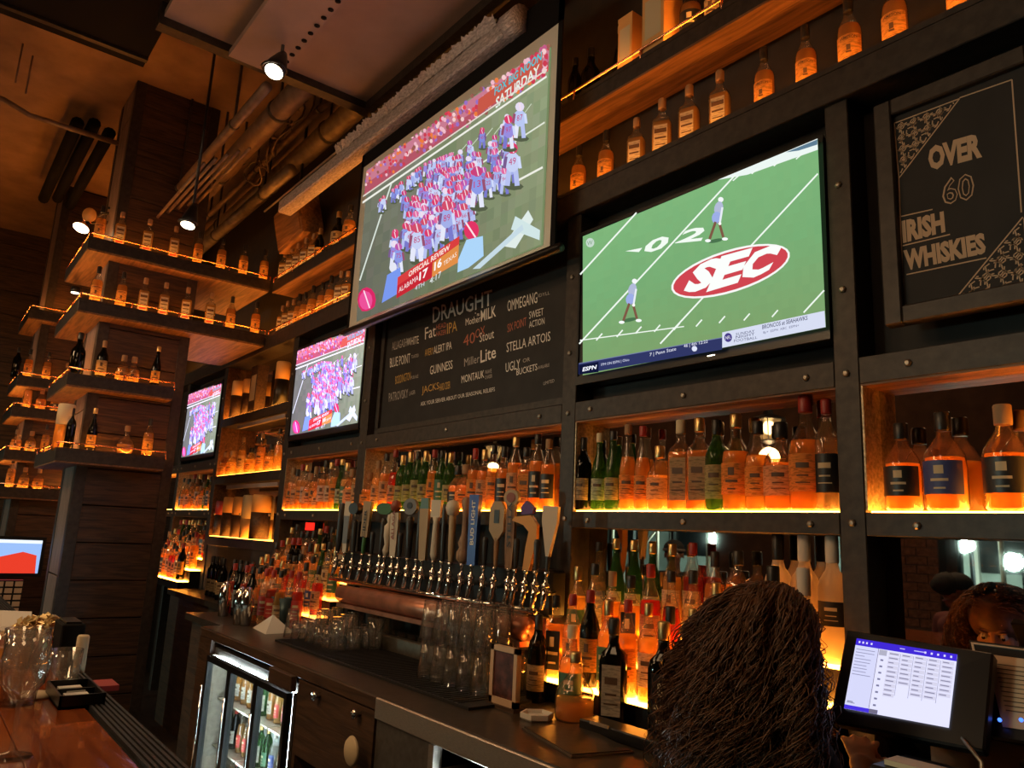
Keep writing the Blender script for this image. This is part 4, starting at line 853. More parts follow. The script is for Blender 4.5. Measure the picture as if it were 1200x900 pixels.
taps = [  # px, top py, description, builder parts [(name, MB, material)]
 (395, 600, 'plain black club', [('grip', H_stick(.27, .018, 1.2), 'dark')]),
 (404, 598, 'white patterned paddle', [('grip', flat(paddle(.012, .022, .28), .02), 'creamh'), ('badge', flat([(-.015, .05), (.015, .05), (.018, .2), (-.018, .2)], .026), 'greyh')]),
 (414, 597, 'black faceted', [('grip', H_stick(.18, .012, 1.3), 'dark'), ('head', disc(.032, .24, .05), 'dark')]),
 (424.5, 600, 'tan rectangular sign', [('grip', H_stick(.10, .012, 1.0), 'greenh'), ('badge', flat([(-.022, .09), (.022, .09), (.026, .28), (-.026, .28)], .022), 'tanh'), ('TXT', 'CIDER', 'dark')]),
 (445.5, 600, 'green oval topped', [('grip', H_stick(.19, .013, 1.2), 'dark'), ('badge', flat([(.05*math.cos(a), .24+.030*math.sin(a)) for a in [i*PI/9 for i in range(18)]], .024), 'greenh')]),
 (451, 620, 'pale figure shaped', [('grip', MB().lathe([(.01, 0), (.02, .03), (.012, .06), (.022, .10), (.024, .15), (.010, .17), (.016, .185), (.012, .21), (0, .215)], seg=10), 'creamh')]),
 (461, 598, 'white paddle with red ball top', [('grip', flat(paddle(.016, .024, .22), .018), 'creamh'), ('ball', MB().lathe([(0, .22), (.022, .232), (.030, .252), (.022, .275), (0, .285)], seg=12), 'redh'), ('TXT', 'ALLAGASH', 'redh')]),
 (479, 594, 'black bottle shape with round face', [('grip', H_stick(.2, .016, 1.3), 'dark'), ('badge', disc(.040, .25, .024), 'greyh'), ('eye', disc(.016, .255, .030), 'dark')]),
 (489, 605, 'slim black', [('grip', H_stick(.25, .012, 1.2), 'dark')]),
 (496, 596, 'teal and tan slanted paddle', [('grip', flat(paddle(.018, .024, .24), .02), 'tanh'), ('top', flat([(-.024, .24), (.024, .24), (.020, .29), (-.020, .29)], .02), 'tealh')]),
 (509, 600, 'cream tapered square topped', [('grip', MB().lathe([(.010, 0), (.020, .03), (.014, .18), (.018, .2)], seg=10), 'creamh'), ('badge', flat([(-.026, .2), (.026, .2), (.028, .28), (-.028, .28)], .024), 'creamh')]),
 (519, 603, 'narrow black', [('grip', H_stick(.26, .012, 1.1), 'dark')]),
 (529, 600, 'cream ball topped', [('grip', H_stick(.22, .015, 1.1), 'tanh'), ('ball', MB().lathe([(0, .20), (.026, .215), (.034, .245), (.026, .27), (0, .282)], seg=12), 'creamh')]),
 (542.5, 597, 'turned wooden', [('grip', MB().lathe([(.010, 0), (.030, .02), (.030, .05), (.020, .07), (.026, .09), (.014, .13), (.012, .2), (.022, .27), (.016, .29), (0, .293)], seg=12), 'woodh')]),
 (554, 592, 'long blue lettered', [('grip', flat([(-.020, 0), (.020, 0), (.020, .05), (.024, .30), (-.024, .30), (-.020, .05)], .03), 'blueh'), ('TXT', 'BUD LIGHT', 'chalk')]),
 (581, 605, 'tan diamond headed', [('grip', H_stick(.13, .010, 1.2), 'woodh'), ('badge', flat([(0, .10), (.034, .15), (.034, .24), (.018, .27), (-.018, .27), (-.034, .24), (-.034, .15)], .022), 'tanh'), ('mark', flat([(-.012, .18), (.012, .18), (.012, .235), (-.012, .235)], .026), 'dark')]),
 (597.5, 588, 'long wooden with ring top', [('grip', flat([(-.014, 0), (.014, 0), (.020, .09), (.018, .27), (-.018, .27), (-.020, .09)], .022), 'woodh'), ('badge', disc(.034, .285, .024), 'tanh'), ('mark', disc(.020, .285, .03), 'redh'), ('TXT', 'STELLA', 'dark')]),
 (617, 604, 'orange duck-headed with purple cap', [('grip', flat([(-.012, 0), (.016, 0), (.042, .12), (.040, .18), (.010, .215), (-.060, .205), (-.072, .19), (-.020, .175), (.006, .15), (-.004, .09)], .026), 'orangeh'), ('cap', flat([(-.03, .215), (.018, .22), (.022, .245), (-.012, .27), (-.034, .245)], .030), 'purpleh')]),
 (641, 607, 'white cone shaped', [('grip', flat([(-.006, .06), (.006, .06), (.032, .19), (.032, .25), (-.032, .25), (-.032, .19)], .024), 'creamh'), ('stem', H_stick(.08, .009, 1.0), 'dark')]),
]
for k, (px, pyy, d_, parts) in enumerate(taps):
    Y = 1.955; x = PY(px, 650, Y).x; z0 = -.20
    t = thing('beer_tap', '%s tap handle, %s' % (d_, nth(k)), 'beer tap', (x, Y, z0-.0), 'beer taps along the rail', rz=.42)
    t.rotation_euler[1] = rb.uniform(-.03, .06)
    for nme, me in tapm:
        c = bpy.data.objects.new(nme, me); COL.objects.link(c); c.parent = t
    hd = None
    for nme, mb_, mat in parts:
        if nme == 'TXT':
            tm = MB(); L = len(mb_)*.030; L = min(.19, L); text_world(tm, mb_, (.009, -.0165, .085), (0, 0, L), (-.018, 0, 0), bold=.02); me = tm.mesh('lettering', M[mat] if mat in M else HM[mat])
            c = bpy.data.objects.new('lettering', me)
        else:
            me = mb_.mesh(nme, HM[mat]); c = bpy.data.objects.new(nme, me)
        COL.objects.link(c); c.parent = t; c.location.z = .075
# extra plain taps without tall handles
for k, px in enumerate((435, 468, 568, 605, 629)):
    Y = 1.955; x = PY(px, 650, Y).x; t = thing('beer_tap', 'short black-knobbed chrome tap, %s of the short ones' % nth(k), 'beer tap', (x, Y, -.2), 'short taps along the rail', rz=.4)
    for nme, me in tapm: c = bpy.data.objects.new(nme, me); COL.objects.link(c); c.parent = t
    c = bpy.data.objects.new('grip', H_stick(.12, .011, 1.2).mesh('grip', HM['dark'])); COL.objects.link(c); c.parent = t; c.location.z = .075
# ================================================================== back counter
ZC = -.58; FY = 1.44
cn = thing('back_counter', 'long dark worktop of the back bar with steel front edge', 'counter', (-2.5, 1.8, -1.6))
B(-4.66, .9, FY, 2.118, ZC-.035, ZC).build('worktop', M['counter'], cn, .004)
B(-2.56, .9, FY-.008, FY+.01, ZC-.075, ZC-.004).build('steel_edge', M['steel'], cn, .003)
B(-4.66, -2.56, FY-.004, FY+.01, ZC-.05, ZC-.004).build('wooden_edge', M['cabinet'], cn, .003)
B(-3.52, -3.26, FY-.03, FY-.003, ZC-.11, ZC-.045).build('edge_box', M['cabinet'], cn, .003)
B(-4.64, .88, FY+.25, 2.10, -1.6, ZC-.04).build('carcass', M['matte'], cn)
B(-4.66, -4.45, FY+.0, 2.1, -1.6, ZC-.04).build('end_panel', M['cabinet'], cn)
mt = thing('bar_mat', 'long black rubber mat lying on the back counter', 'mat', (-3.1, 1.7, ZC))
B(-3.95, -2.22, 1.60, 1.965, ZC+.0005, ZC+.010).build('mat_base', M['mat'], mt)
for k in range(60): 
    if k % 1 == 0: B(-3.93+k*.0285, -3.92+k*.0285, 1.61, 1.955, ZC+.010, ZC+.013).build('rib', M['mat'], mt) if k < 58 else None
tag(B(-4.0, -2.32, 1.972, 2.01, ZC, ZC+.075).build('steel_kerb', M['steeldull'], None, .004), 'low dull steel kerb behind the rubber mat', 'kerb')
# glass-door fridges
def fridge(name, label, x0, x1, n, z1=-.70, z0=-1.5, lit='cool'):
    t = thing(name, label, 'fridge', ((x0+x1)/2, FY+.1, z0))
    MB().box(x0, x1, FY+.02, FY+.24, z1-.0, z1+.035).box(x0, x0+.03, FY, FY+.24, z0, z1).box(x1-.03, x1, FY, FY+.24, z0, z1).box(x0, x1, FY+.02, FY+.24, z0, z0+.04).build('fridge_case', M['steeldull'], t)
    B(x0+.03, x1-.03, FY+.235, FY+.248, z0, z1).build('inner_back', M['bright'], t)
    w_ = (x1-x0-.06)/n
    for k in range(n):
        a = x0+.03+k*w_; b = a+w_; f = .028
        d_ = MB().box(a+.002, a+f, FY-.03, FY, z0+.02, z1).box(b-f, b-.002, FY-.03, FY, z0+.02, z1).box(a+f, b-f, FY-.03, FY, z1-f, z1).box(a+f, b-f, FY-.03, FY, z0+.02, z0+.02+f).build('door_frame', M['black'], t)
        B(a+f, b-f, FY-.018, FY-.014, z0+f, z1-f).build('glass_pane', M['pane'], d_)
        MB().tube([(a+f*.6, FY-.045, z0+.2), (a+f*.6, FY-.045, z1-.15)], .006, 8).build('door_handle', M['chrome'], d_)
        B(b-f-.03, b-f-.012, FY+.005, FY+.02, z0+.06, z1-.03).build('light_tube', M[lit], t)
        B(a+.04, b-.04, FY+.01, FY+.03, z1-.02, z1-.004).build('light_tube', M[lit], t)
        for q in range(3): B(a+.01, b-.01, FY+.05, FY+.22, z0+.10+q*.235, z0+.108+q*.235).build('wire_shelf', M['steel'], t)
    return t
fridge('bottle_fridge', 'three-door steel fridge lit pale blue under the left end of the counter', -4.43, -3.26, 3)
rb = random.Random(9)
for q in range(3):
    for k in range(12):
        x = -4.36+k*.092
        kind, liq, lab, cap = rb.choice([('round', 'l_green', 'white', 'gold'), ('long', 'l_amber', 'white', 'gold'), ('wine', 'l_dark', 'white', 'redcap'), ('round', 'l_clear', 'bluelabel', 'white'), ('long', 'l_gold', 'redlabel', 'gold'), ('wine', 'l_green', 'greenlabel', 'gold')])
        bottle(kind, liq, lab, cap, (x, FY+.12, -1.392+q*.235), '%s, %s on %s fridge shelf' % (desc(kind, liq, lab), nth(k), ('bottom', 'middle', 'top')[q]), 'beer bottles in the three-door fridge', 0, s=.68)
fridge('low_fridge', 'black glass-door fridge glowing cool white under the steel edge', -2.16, -1.3, 2, z1=-.76)
for k in range(8): bottle('round', 'l_clear', 'white', 'white', (-2.08+k*.1, FY+.12, -1.392+.235), 'clear bottle, %s in fridge under steel edge' % nth(k), 'bottles in the low fridge', 0, s=.8)
cb = thing('wooden_cabinet', 'brown wooden cabinet front with two tap locks above an open glass shelf', 'cabinet', (-2.9, FY+.1, -1.6))
B(-3.25, -2.57, FY, FY+.03, -.93, ZC-.056).build('front_panel', M['cabinet'], cb)
B(-3.25, -3.22, FY, FY+.25, -1.6, -.93).build('side', M['cabinet'], cb); B(-2.6, -2.57, FY, FY+.25, -1.6, -.93).build('side', M['cabinet'], cb)
B(-3.22, -2.6, FY-.01, FY+.25, -1.16, -1.145).build('shelf', M['cabinet'], cb); B(-3.22, -2.6, FY-.03, FY-.01, -1.20, -1.14).build('shelf_edge', M['steel'], cb)
for px, py in ((375, 815), (422, 836)):
    p = PY(px, py, FY); MB().lathe([(.012, 0), (.012, -.02), (.018, -.022), (.018, -.03), (0, -.033)], (p.x, FY, p.z), 10, axis='y').build('lock_knob', M['chrome'], cb)
p = PY(414, 880, FY-.04); o = MB().lathe([(.0, -.012), (.045, -.010), (.052, 0), (.045, .004), (0, .0)], (p.x, FY-.045, p.z), 24, axis='y').build('plate', M['cream']); tag(o, 'round pale plate hanging on the cabinet front', 'plate')
sp_ = thing('steel_panel', 'narrow brushed steel panel between cabinet and low fridge', 'panel', (-2.4, FY, -1.6))
B(-2.56, -2.18, FY+.005, FY+.03, -1.5, ZC-.08).build('panel_face', M['steeldull'], sp_); B(-2.20, -2.17, FY-.004, FY+.03, -1.5, ZC-.08).build('panel_post', M['steel'], sp_)
# glasses
def glass_mesh(r0, r1, h, th=.0025):
    return MB().lathe([(0, .0), (r0, 0), (r1, h), (r1-th, h), (r0-th, .012), (0, .012)], seg=14, cap=False).mesh('glass_body', M['tumbler'])
PINT = glass_mesh(.030, .043, .148); ROCK = glass_mesh(.036, .040, .09)
def stemmesh(k=1.0):
    g = MB().lathe([(0, .0), (.034, 0), (.033, .003), (.006, .010), (.004, .02), (.004, .085), (.012, .095), (.034, .12), (.039, .155), (.034, .20), (.032, .20), (.037, .155), (.032, .122), (0, .10)], seg=14, cap=False); return g.mesh('glass_body', M['tumbler'])
WINEG = stemmesh()
_rim = {}
def glass(me, p, label, grp, flip=False, name='pint_glass', s=1):
    o = bpy.data.objects.new(name, me); COL.objects.link(o); o.location = p; o.scale = (s, s, s)
    if flip: o.rotation_euler[0] = PI; o.location.z += {PINT: .148, ROCK: .09, WINEG: .20}[me]*s
    tag(o, label, 'glass', grp); return o
gi = 0
for lay in range(2):
    for j in range(3):
        for i in range(5):
            x = -2.74+i*.092; y = 1.76+j*.086
            glass(PINT, (x, y, ZC+.014+lay*.15), '%s layer pint glass, %s, %s row of right-hand stack' % (('lower', 'upper')[lay], nth(i), ('front', 'middle', 'back')[j]), 'stacked pint glasses beside the framed picture', True)
for j in range(4):
    for i in range(7):
        x = -4.08+i*.092; y = 1.74+j*.085
        glass(ROCK if (i+j) % 3 else PINT, (x, y, ZC+.014 if x > -3.95 else ZC+.001), 'upturned glass, %s, row %s of left-hand cluster' % (nth(i), ('nearest', 'second', 'third', 'furthest')[j]), 'upturned glasses on the counter left', True, 'tumbler')
for i in range(5):
    glass(ROCK, (-3.55+i*.10, 2.062, ZC+.001), 'tumbler behind the steel kerb, %s' % nth(i), 'tumblers behind the kerb', True, 'tumbler')
glass(PINT, (-3.45, 1.90, ZC+.014), 'single tall glass standing right of the left-hand cluster', 'tall glasses'); glass(PINT, (-2.92, 1.72, ZC+.014+.1), 'x', 'tall glasses') if False else None
for i in range(12):
    glass(WINEG if i % 2 else PINT, (-3.17+(i % 6)*.10, FY+.06+(i//6)*.1, -1.144), 'glass, %s in %s row on cabinet shelf' % (nth(i % 6), ('front', 'back')[i//6]), 'glasses on the cabinet shelf', False, 'wine_glass' if i % 2 else 'pint_glass')
# picture frame box
fr = thing('framed_picture', 'small dark picture in a pale wooden frame beside the pint glasses', 'picture', (-2.22, 1.75, ZC), rz=.0)
pA, pB, pC, pD = PY(588, 817, 1.64), PY(612, 812, 1.66), PY(614, 756, 1.66), PY(591, 762, 1.64)
def quadslab(mb, a, b, c, d, n, th, m=0):
    n = Vector(n).normalized()*th; v = [a, b, c, d, a+n, b+n, c+n, d+n]
    mb.add(v, [(0, 1, 2, 3), (7, 6, 5, 4), (0, 4, 5, 1), (1, 5, 6, 2), (2, 6, 7, 3), (3, 7, 4, 0)], m); return mb
xL, xR, yF = -2.27, -2.12, 1.72
zb, zt = ZC+.012, ZC+.205
MB().box(xL, xR, yF, yF+.02, zb, zb+.022).box(xL, xR, yF, yF+.02, zt-.018, zt).box(xL, xL+.018, yF, yF+.02, zb, zt).box(xR-.018, xR, yF, yF+.02, zb, zt).build('frame', M['tan'], fr)
B(xL+.015, xR-.015, yF+.006, yF+.012, zb+.02, zt-.015).build('picture_print', pbr('dark red print', (.10, .03, .02), .4, 0, 0, 30, .8), fr)
B(xL-.005, xR+.005, yF-.01, yF+.06, ZC, ZC+.012).build('stand', M['cabinet'], fr)
# napkins, coasters, tablet, bowl on the counter
def at(px, py, Z=ZC): return PZ(px, py, Z)
nk = thing('napkin', 'folded white napkin standing like a tent at the counter left', 'napkin', tuple(at(310, 738)))
p = at(312, 740); MB().add([(p.x-.16, p.y-.02, ZC+.001), (p.x+.12, p.y-.05, ZC+.001), (p.x+.10, p.y+.12, ZC+.001), (p.x+.0, p.y+.03, ZC+.09), (p.x-.12, p.y+.10, ZC+.001)], [(0, 1, 3), (1, 2, 3), (2, 4, 3), (4, 0, 3), (0, 4, 2, 1)]).build('folded_cloth', M['white'], nk)
B(p.x-.22, p.x-.05, p.y+.02, p.y+.12, ZC, ZC+.004).build('flat_fold', M['white'], nk)
p = at(629, 843); o = MB().lathe([(0, 0), (.050, 0), (.056, .006), (.056, .022), (.05, .022), (.048, .010), (0, .010)], (p.x, p.y, ZC), 6, smooth=False).build('coaster_stack', M['white']); tag(o, 'short stack of pale hexagonal coasters by the round amber bottle', 'coasters')
p = at(665, 845); o = bottle('dome', 'l_gold', None, 'gold', (p.x, p.y+.03, ZC), 'rounded dome bottle half full of amber spirit on the counter', 'bottles on the open counter', 0, s=1.0)
p = at(628, 822); bottle('wine', 'l_dark', 'cream', 'blackcap', (p.x, p.y, ZC), 'black wine bottle with cream neck paper beside the framed picture', 'bottles on the open counter', face(p.x, p.y), s=1.0)
p = at(640, 800); bottle('tall', 'l_clear', 'greenlabel', 'gold', (p.x-.02, p.y+.06, ZC), 'clear bottle with green label behind the black wine bottle', 'bottles on the open counter', .6)
p = at(662, 790); bottle('long', 'l_gold', 'cream', 'cork', (p.x-.0, p.y-.0, ZC), 'slender golden bottle behind the domed bottle', 'bottles on the open counter', .6)
p = at(690, 800); bottle('wide', 'l_gold', 'greenlabel', 'cream', (-2.02, 1.88, ZC), 'broad bottle with green label in front of the lit steps', 'bottles on the open counter', .6, s=.9)
bottle('square', 'l_dark', 'white', 'blackcap', (-1.84, 1.90, ZC+.0), 'dark square bottle with large white label before the lit steps', 'bottles on the open counter', .55, 'plain', s=1.15)
bottle('square', 'l_dark', 'blacklabel', 'gold', (-1.62, 1.89, ZC), 'dark square bottle with ornate black label next to the bartender', 'bottles on the open counter', .55, 'crest', s=1.2)
tb = thing('menu_folder', 'flat pale folder lying on the counter beside the bartender', 'folder', (-1.75, 1.66, ZC), rz=-.25)
tb['_o'] = [-1.75, 1.66, ZC]
B(-1.92, -1.60, 1.56, 1.76, ZC+.001, ZC+.006).build('cover', M['steeldull'], tb); B(-1.915, -1.605, 1.565, 1.755, ZC+.006, ZC+.009).build('sheet', M['counter'], tb)
cd = thing('card_tray', 'black tray with a small steel bar on the counter', 'tray', (-1.62, 1.80, ZC))
B(-1.85, -1.45, 1.76, 1.845, ZC+.0, ZC+.035).build('tray_body', M['black'], cd, .004); B(-1.80, -1.72, 1.758, 1.762, ZC+.03, ZC+.040).build('steel_bar', M['steel'], cd)
# clutter at the left end of the counter
wn = [(-4.95, 2.02), (-4.86, 2.02), (-4.77, 2.02), (-4.62, 1.98)]
sh = thing('side_ledge', 'dark ledge under the narrow shelf unit holding wine bottles', 'ledge', (-5.8, 1.95, -1.6))
B(-7.0, -5.40, 1.85, 2.113, -.60, -.56).build('ledge_top', M['counter'], sh); B(-7.0, -5.40, 1.88, 2.113, -1.6, -.60).build('ledge_front', M['cabinet'], sh)
for k, px in enumerate((246, 251, 256, 265, 272, 279, 286, 294)):
    p = PY(px, 690, 2.0); bottle('wine', 'l_dark', 'cream' if k < 4 else None, 'blackcap', (p.x, 2.0 if k != 3 else 1.96, -.56), 'dark wine bottle on the left ledge, %s' % nth(k)+(', cream label' if k < 4 else ', no label'), 'wine bottles on the left ledge', .9, s=1.0)
B(-5.37, -4.66, 1.55, 2.118, -.62, -.58).build('ledge_extension', M['counter'], sh)
B(-5.37, -4.70, 1.60, 2.1, -1.6, -.62).build('ledge_side', M['cabinet'], sh)
for k, (px, py) in enumerate(((261, 722), (279, 732), (287, 733))):
    p = at(px, py, -.579); o = MB().lathe([(0, 0), (.030, 0), (.042, .13), (.036, .15), (.032, .19), (.016, .215), (0, .22)], (p.x, p.y, -.579), 14).build('cocktail_shaker', M['chrome']); tag(o, 'chrome cocktail shaker at the left end of counter, %s' % nth(k), 'shaker', 'cocktail shakers')
for k, (px, py) in enumerate(((318, 733), (331, 736))):
    p = at(px, py, -.579); o = MB().lathe([(0, 0), (.042, 0), (.052, .17), (.049, .17), (.040, .01), (0, .01)], (p.x, p.y, -.579), 14, cap=False).build('metal_tin', pbr('teal metal', (.04, .075, .085), .35, .5)); tag(o, 'tall teal cup behind the white napkin, %s' % ('left', 'right')[k], 'cup', 'teal cups')
for k, (px, py) in enumerate(((400, 728), (413, 735))):
    p = at(px, py, -.579); t = thing('black_caddy', 'black straw caddy before the tap rail, %s one' % ('left', 'right')[k], 'caddy', (p.x, p.y+.1, ZC), 'caddies')
    B(p.x-.06, p.x+.06, p.y+.05, p.y+.16, ZC, ZC+.20-.02*k).build('caddy_box', M['black'], t, .004); B(p.x-.055, p.x+.055, p.y+.055, p.y+.155, ZC+.20-.02*k, ZC+.205-.02*k).build('lid', M['redcap'] if not k else M['steeldull'], t)
rb = random.Random(31)
sp3 = [('tall', 'l_red', 'redlabel', 'redcap'), ('long', 'l_amber', 'cream', 'blackcap'), ('wine', 'l_dark', 'cream', 'redcap'), ('tall', 'l_dark', 'white', 'blackcap'), ('round', 'l_amber', 'orange', 'cork'), ('tall', 'l_clear', 'redlabel', 'redcap')]
for j in range(2):
    for i in range(8):
        s_ = sp3[rb.randrange(6)]; bottle(*s_, (-5.25+i*.115+j*.05, 1.80+j*.09, -.579), '%s, %s in %s row left of glasses' % (desc(*s_[:3]), nth(i), ('front', 'back')[j]), 'bottles standing on the counter at left', .9)
# ================================================================== order terminal
ps2 = thing('order_terminal', 'tilted touch-screen order terminal glowing white and violet', 'terminal', (-.75, 1.75, ZC))
a_, b_, c_, d_ = PY(1004, 748, 1.72), PY(1122, 767, 1.72), PY(1112, 853, 1.63), PY(989, 830, 1.63)
ux = (b_-a_); uz = (a_-d_); nn = ux.cross(uz).normalized()
if nn.y > 0: nn = -nn
def sp4(u, v, k=0): return d_+(c_-d_)*u*(1-v)+(b_-a_)*u*v+(a_-d_)*v+nn*k
def slab(mb, u0, u1, v0, v1, k0, k1, m=0, col=None):
    v_ = [sp4(u0, v0, k0), sp4(u1, v0, k0), sp4(u1, v1, k0), sp4(u0, v1, k0), sp4(u0, v0, k1), sp4(u1, v0, k1), sp4(u1, v1, k1), sp4(u0, v1, k1)]
    mb.add(v_, [(3, 2, 1, 0), (4, 5, 6, 7), (0, 1, 5, 4), (1, 2, 6, 5), (2, 3, 7, 6), (3, 0, 4, 7)], m, False, col); return mb
slab(MB(), -.14, 1.30, -.20, 1.12, -.03, -.003).build('terminal_case', M['black'], ps2, .004)
dm = MB()
def dr(u0, u1, v0, v1, k, col): dm.add([sp4(u0, v0, k), sp4(u1, v0, k), sp4(u1, v1, k), sp4(u0, v1, k)], [(0, 1, 2, 3)], 0, False, col)
dr(0, 1, 0, 1, .0, sr(222, 222, 250)); dr(0, 1, .90, 1, .0004, sr(62, 40, 205)); dr(0, .34, 0, .055, .0004, sr(70, 50, 215)); dr(.255, .34, -.0, .055, .0008, sr(110, 105, 130))
dr(.005, .245, .06, .9, .0004, sr(206, 208, 240)); dr(.248, .253, .06, .9, .0008, sr(90, 80, 110)); dr(.26, .34, .81, .89, .0008, sr(170, 170, 190))
rnd = random.Random(2)
for k in range(8): dr(.285, .315, .10+k*.09, .125+k*.09, .0008, sr(120, 120, 150))
for cidx in range(5):
    for k in range((10, 7, 9, 9, 8)[cidx]):
        u = .36+cidx*.128; v = .83-k*.064; dr(u, u+.11, v, v+.050, .0008, sr(206, 204, 226)); dr(u+.01, u+.01+rnd.uniform(.05, .09), v+.018, v+.032, .0012, sr(130, 128, 160))
    if cidx: dr(.36+cidx*.128-.012, .36+cidx*.128-.009, .28, .87, .0012, sr(70, 66, 90))
for k in range(9): dr(.02, .02+rnd.uniform(.08, .2), .84-k*.045, .85-k*.045, .0008, sr(140, 140, 175))
dr(.02, .08, .10, .112, .0008, sr(110, 110, 140)); dr(.02, .10, .085, .094, .0008, sr(110, 110, 140))
for u in (.03, .07, .11, .16, .70, .76, .82, .88, .94): dr(u, u+.018, .935, .965, .0008, sr(215, 210, 250))
for u, w_ in ((.46, .05), (.60, .10)): dr(u, u+w_, .945, .958, .0008, sr(190, 185, 240))
dm.build('display', M['pic'], ps2)
slab(MB(), .35, .65, -.20, .5, -.07, -.03).build('stand_neck', M['black'], ps2)
bc = sp4(.5, -.2, -.06); B(bc.x-.14, bc.x+.14, bc.y-.04, bc.y+.14, ZC, ZC+.02).build('stand_base', M['black'], ps2, .004)
B(bc.x-.03, bc.x+.03, bc.y+.0, bc.y+.05, ZC+.02, bc.z+.06).build('stand_column', M['black'], ps2)
mh = thing('menu_holder', 'dark frame holding a tan menu sheet right of the order terminal', 'menu holder', (-.45, 1.78, ZC))
m0, m1, m2, m3 = PY(1138, 752, 1.80), PY(1262, 768, 1.80), PY(1290, 868, 1.70), PY(1160, 850, 1.70)
def q4(u, v, k): return m3+(m2-m3)*u*(1-v)+(m1-m0)*u*v+(m0-m3)*v+Vector((0, -k*.9, k*.4))
def slab2(u0, u1, v0, v1, k0, k1):
    v_ = [q4(u0, v0, k0), q4(u1, v0, k0), q4(u1, v1, k0), q4(u0, v1, k0), q4(u0, v0, k1), q4(u1, v0, k1), q4(u1, v1, k1), q4(u0, v1, k1)]
    return MB().add(v_, [(3, 2, 1, 0), (4, 5, 6, 7), (0, 1, 5, 4), (1, 2, 6, 5), (2, 3, 7, 6), (3, 0, 4, 7)])
slab2(-.02, 1.02, -.12, 1.02, -.02, 0).build('holder_back', M['black'], mh)
fb = MB()
for a1 in ((0, 1, .97, .99), (0.0, .02, .45, .99)): 
    g_ = slab2(*a1, 0, .003); fb.add(g_.v, g_.f)
fb.build('silver_trim', M['steel'], mh); slab2(.13, .9, 0, .86, .001, .002).build('menu_sheet', M['tan'], mh)
lm_ = MB()
for k in range(11): g_ = slab2(.2, .2+rnd.uniform(.3, .6), .74-k*.055, .75-k*.055, .0025, .003); lm_.add(g_.v, g_.f)
lm_.build('menu_print', M['print'], mh)
for px in (1174, 1199): 
    p = PY(px, 843, 1.70); MB().lathe([(0, -.002), (.004, 0), (0, .002)], tuple(p+Vector((0, -.01, 0))), 8, axis='y').build('blue_light', M['blueled'], mh)
B(q4(.5, 0, 0).x-.1, q4(.5, 0, 0).x+.1, 1.70, 1.84, ZC, ZC+.02).build('holder_base', M['black'], mh); B(q4(.5, 0, 0).x-.02, q4(.5, 0, 0).x+.02, 1.76, 1.79, ZC+.02, q4(.5, .2, 0).z).build('holder_stem', M['black'], mh)
p = PY(1075, 896, 1.50); pr_ = thing('receipt_printer', 'black receipt printer with a cream slip under the order terminal', 'printer', (p.x, 1.53, ZC)); B(p.x-.07, p.x+.07, 1.46, 1.60, ZC, p.z-.01).build('printer_body', M['black'], pr_, .005); B(p.x-.05, p.x+.05, 1.48, 1.53, p.z-.009, p.z).build('paper_slip', M['cream'], pr_)
p = PY(1190, 868, 1.60); tag(B(p.x-.05, p.x+.05, 1.58, 1.62, ZC, ZC+.06).build('card_box', M['tan'], None), 'small orange-brown box below the menu holder', 'box')
o = MB().tube([PY(1108, 842, 1.70), PY(1130, 868, 1.62), PY(1150, 893, 1.56), (PY(1150, 893, 1.56).x, 1.54, ZC+.005)], .004, 6).build('cable', M['steeldull']); tag(o, 'thin grey cable hanging down right of the order terminal', 'cable')
# ================================================================== customers' bar top
ZB = -.43
br = thing('bar_counter', 'glossy red-brown wooden bar top at the lower left corner', 'bar', (-2.5, 0, -1.6))
for k in range(5): B(-5.2, 1.2, -.42+k*.164, -.42+k*.164+.1625, ZB-.05, ZB).build('board', M['bar'], br, .001)
B(-5.2, 1.2, .402, .47, ZB-.05, ZB-.004).build('drink_rail', M['black'], br)
for k in range(6): B(-5.2, 1.2, .406+k*.0108, .412+k*.0108, ZB-.004, ZB+.006).build('rail_rib', M['mat'], br)
B(-5.1, 1.1, -.2, .38, -1.6, ZB-.05).build('bar_front', M['cabinet'], br)
B(-5.1, 1.1, .385, .45, -1.05, ZB-.10).build('speed_rail', M['steeldull'], br)
# things on the bar
def atb(px, py): return PZ(px, py, ZB)
p = atb(88, 820); ct = thing('condiment_tray', 'black open tray with white sugar packets on the bar', 'tray', (p.x, p.y, ZB))
B(p.x-.10, p.x+.10, p.y-.05, p.y+.045, ZB, ZB+.006).build('tray_floor', M['black'], ct)
MB().box(p.x-.10, p.x+.10, p.y-.05, p.y-.045, ZB, ZB+.03).box(p.x-.10, p.x+.10, p.y+.04, p.y+.045, ZB, ZB+.03).box(p.x-.10, p.x-.095, p.y-.05, p.y+.045, ZB, ZB+.03).box(p.x+.095, p.x+.10, p.y-.05, p.y+.045, ZB, ZB+.03).box(p.x-.01, p.x-.005, p.y-.05, p.y+.045, ZB, ZB+.025).build('tray_walls', M['black'], ct)
for k in range(4):
    t_ = B(p.x-.075+.045*k, p.x-.045+.045*k, p.y-.03+.01*(k % 2), p.y+.02, ZB+.007, ZB+.020).build('sugar_packet', M['white'], ct)
p = atb(72, 803); glass(ROCK, (p.x, p.y, ZB), 'small tumbler behind the sugar tray on the bar', 'glasses on the bar', False, 'tumbler')
p = atb(12, 888); glass(WINEG, (p.x, p.y, ZB), 'stemmed glass at the bottom left corner of the bar', 'glasses on the bar', False, 'wine_glass', 1.05)
p = atb(20, 826); glass(PINT, (p.x, p.y, ZB), 'tall pint glass near the left picture edge on the bar', 'glasses on the bar', False, s=1.15)
p = atb(3, 822); glass(PINT, (p.x, p.y, ZB), 'pint glass cut by the left picture edge, orange drink inside', 'glasses on the bar', False, s=1.1)
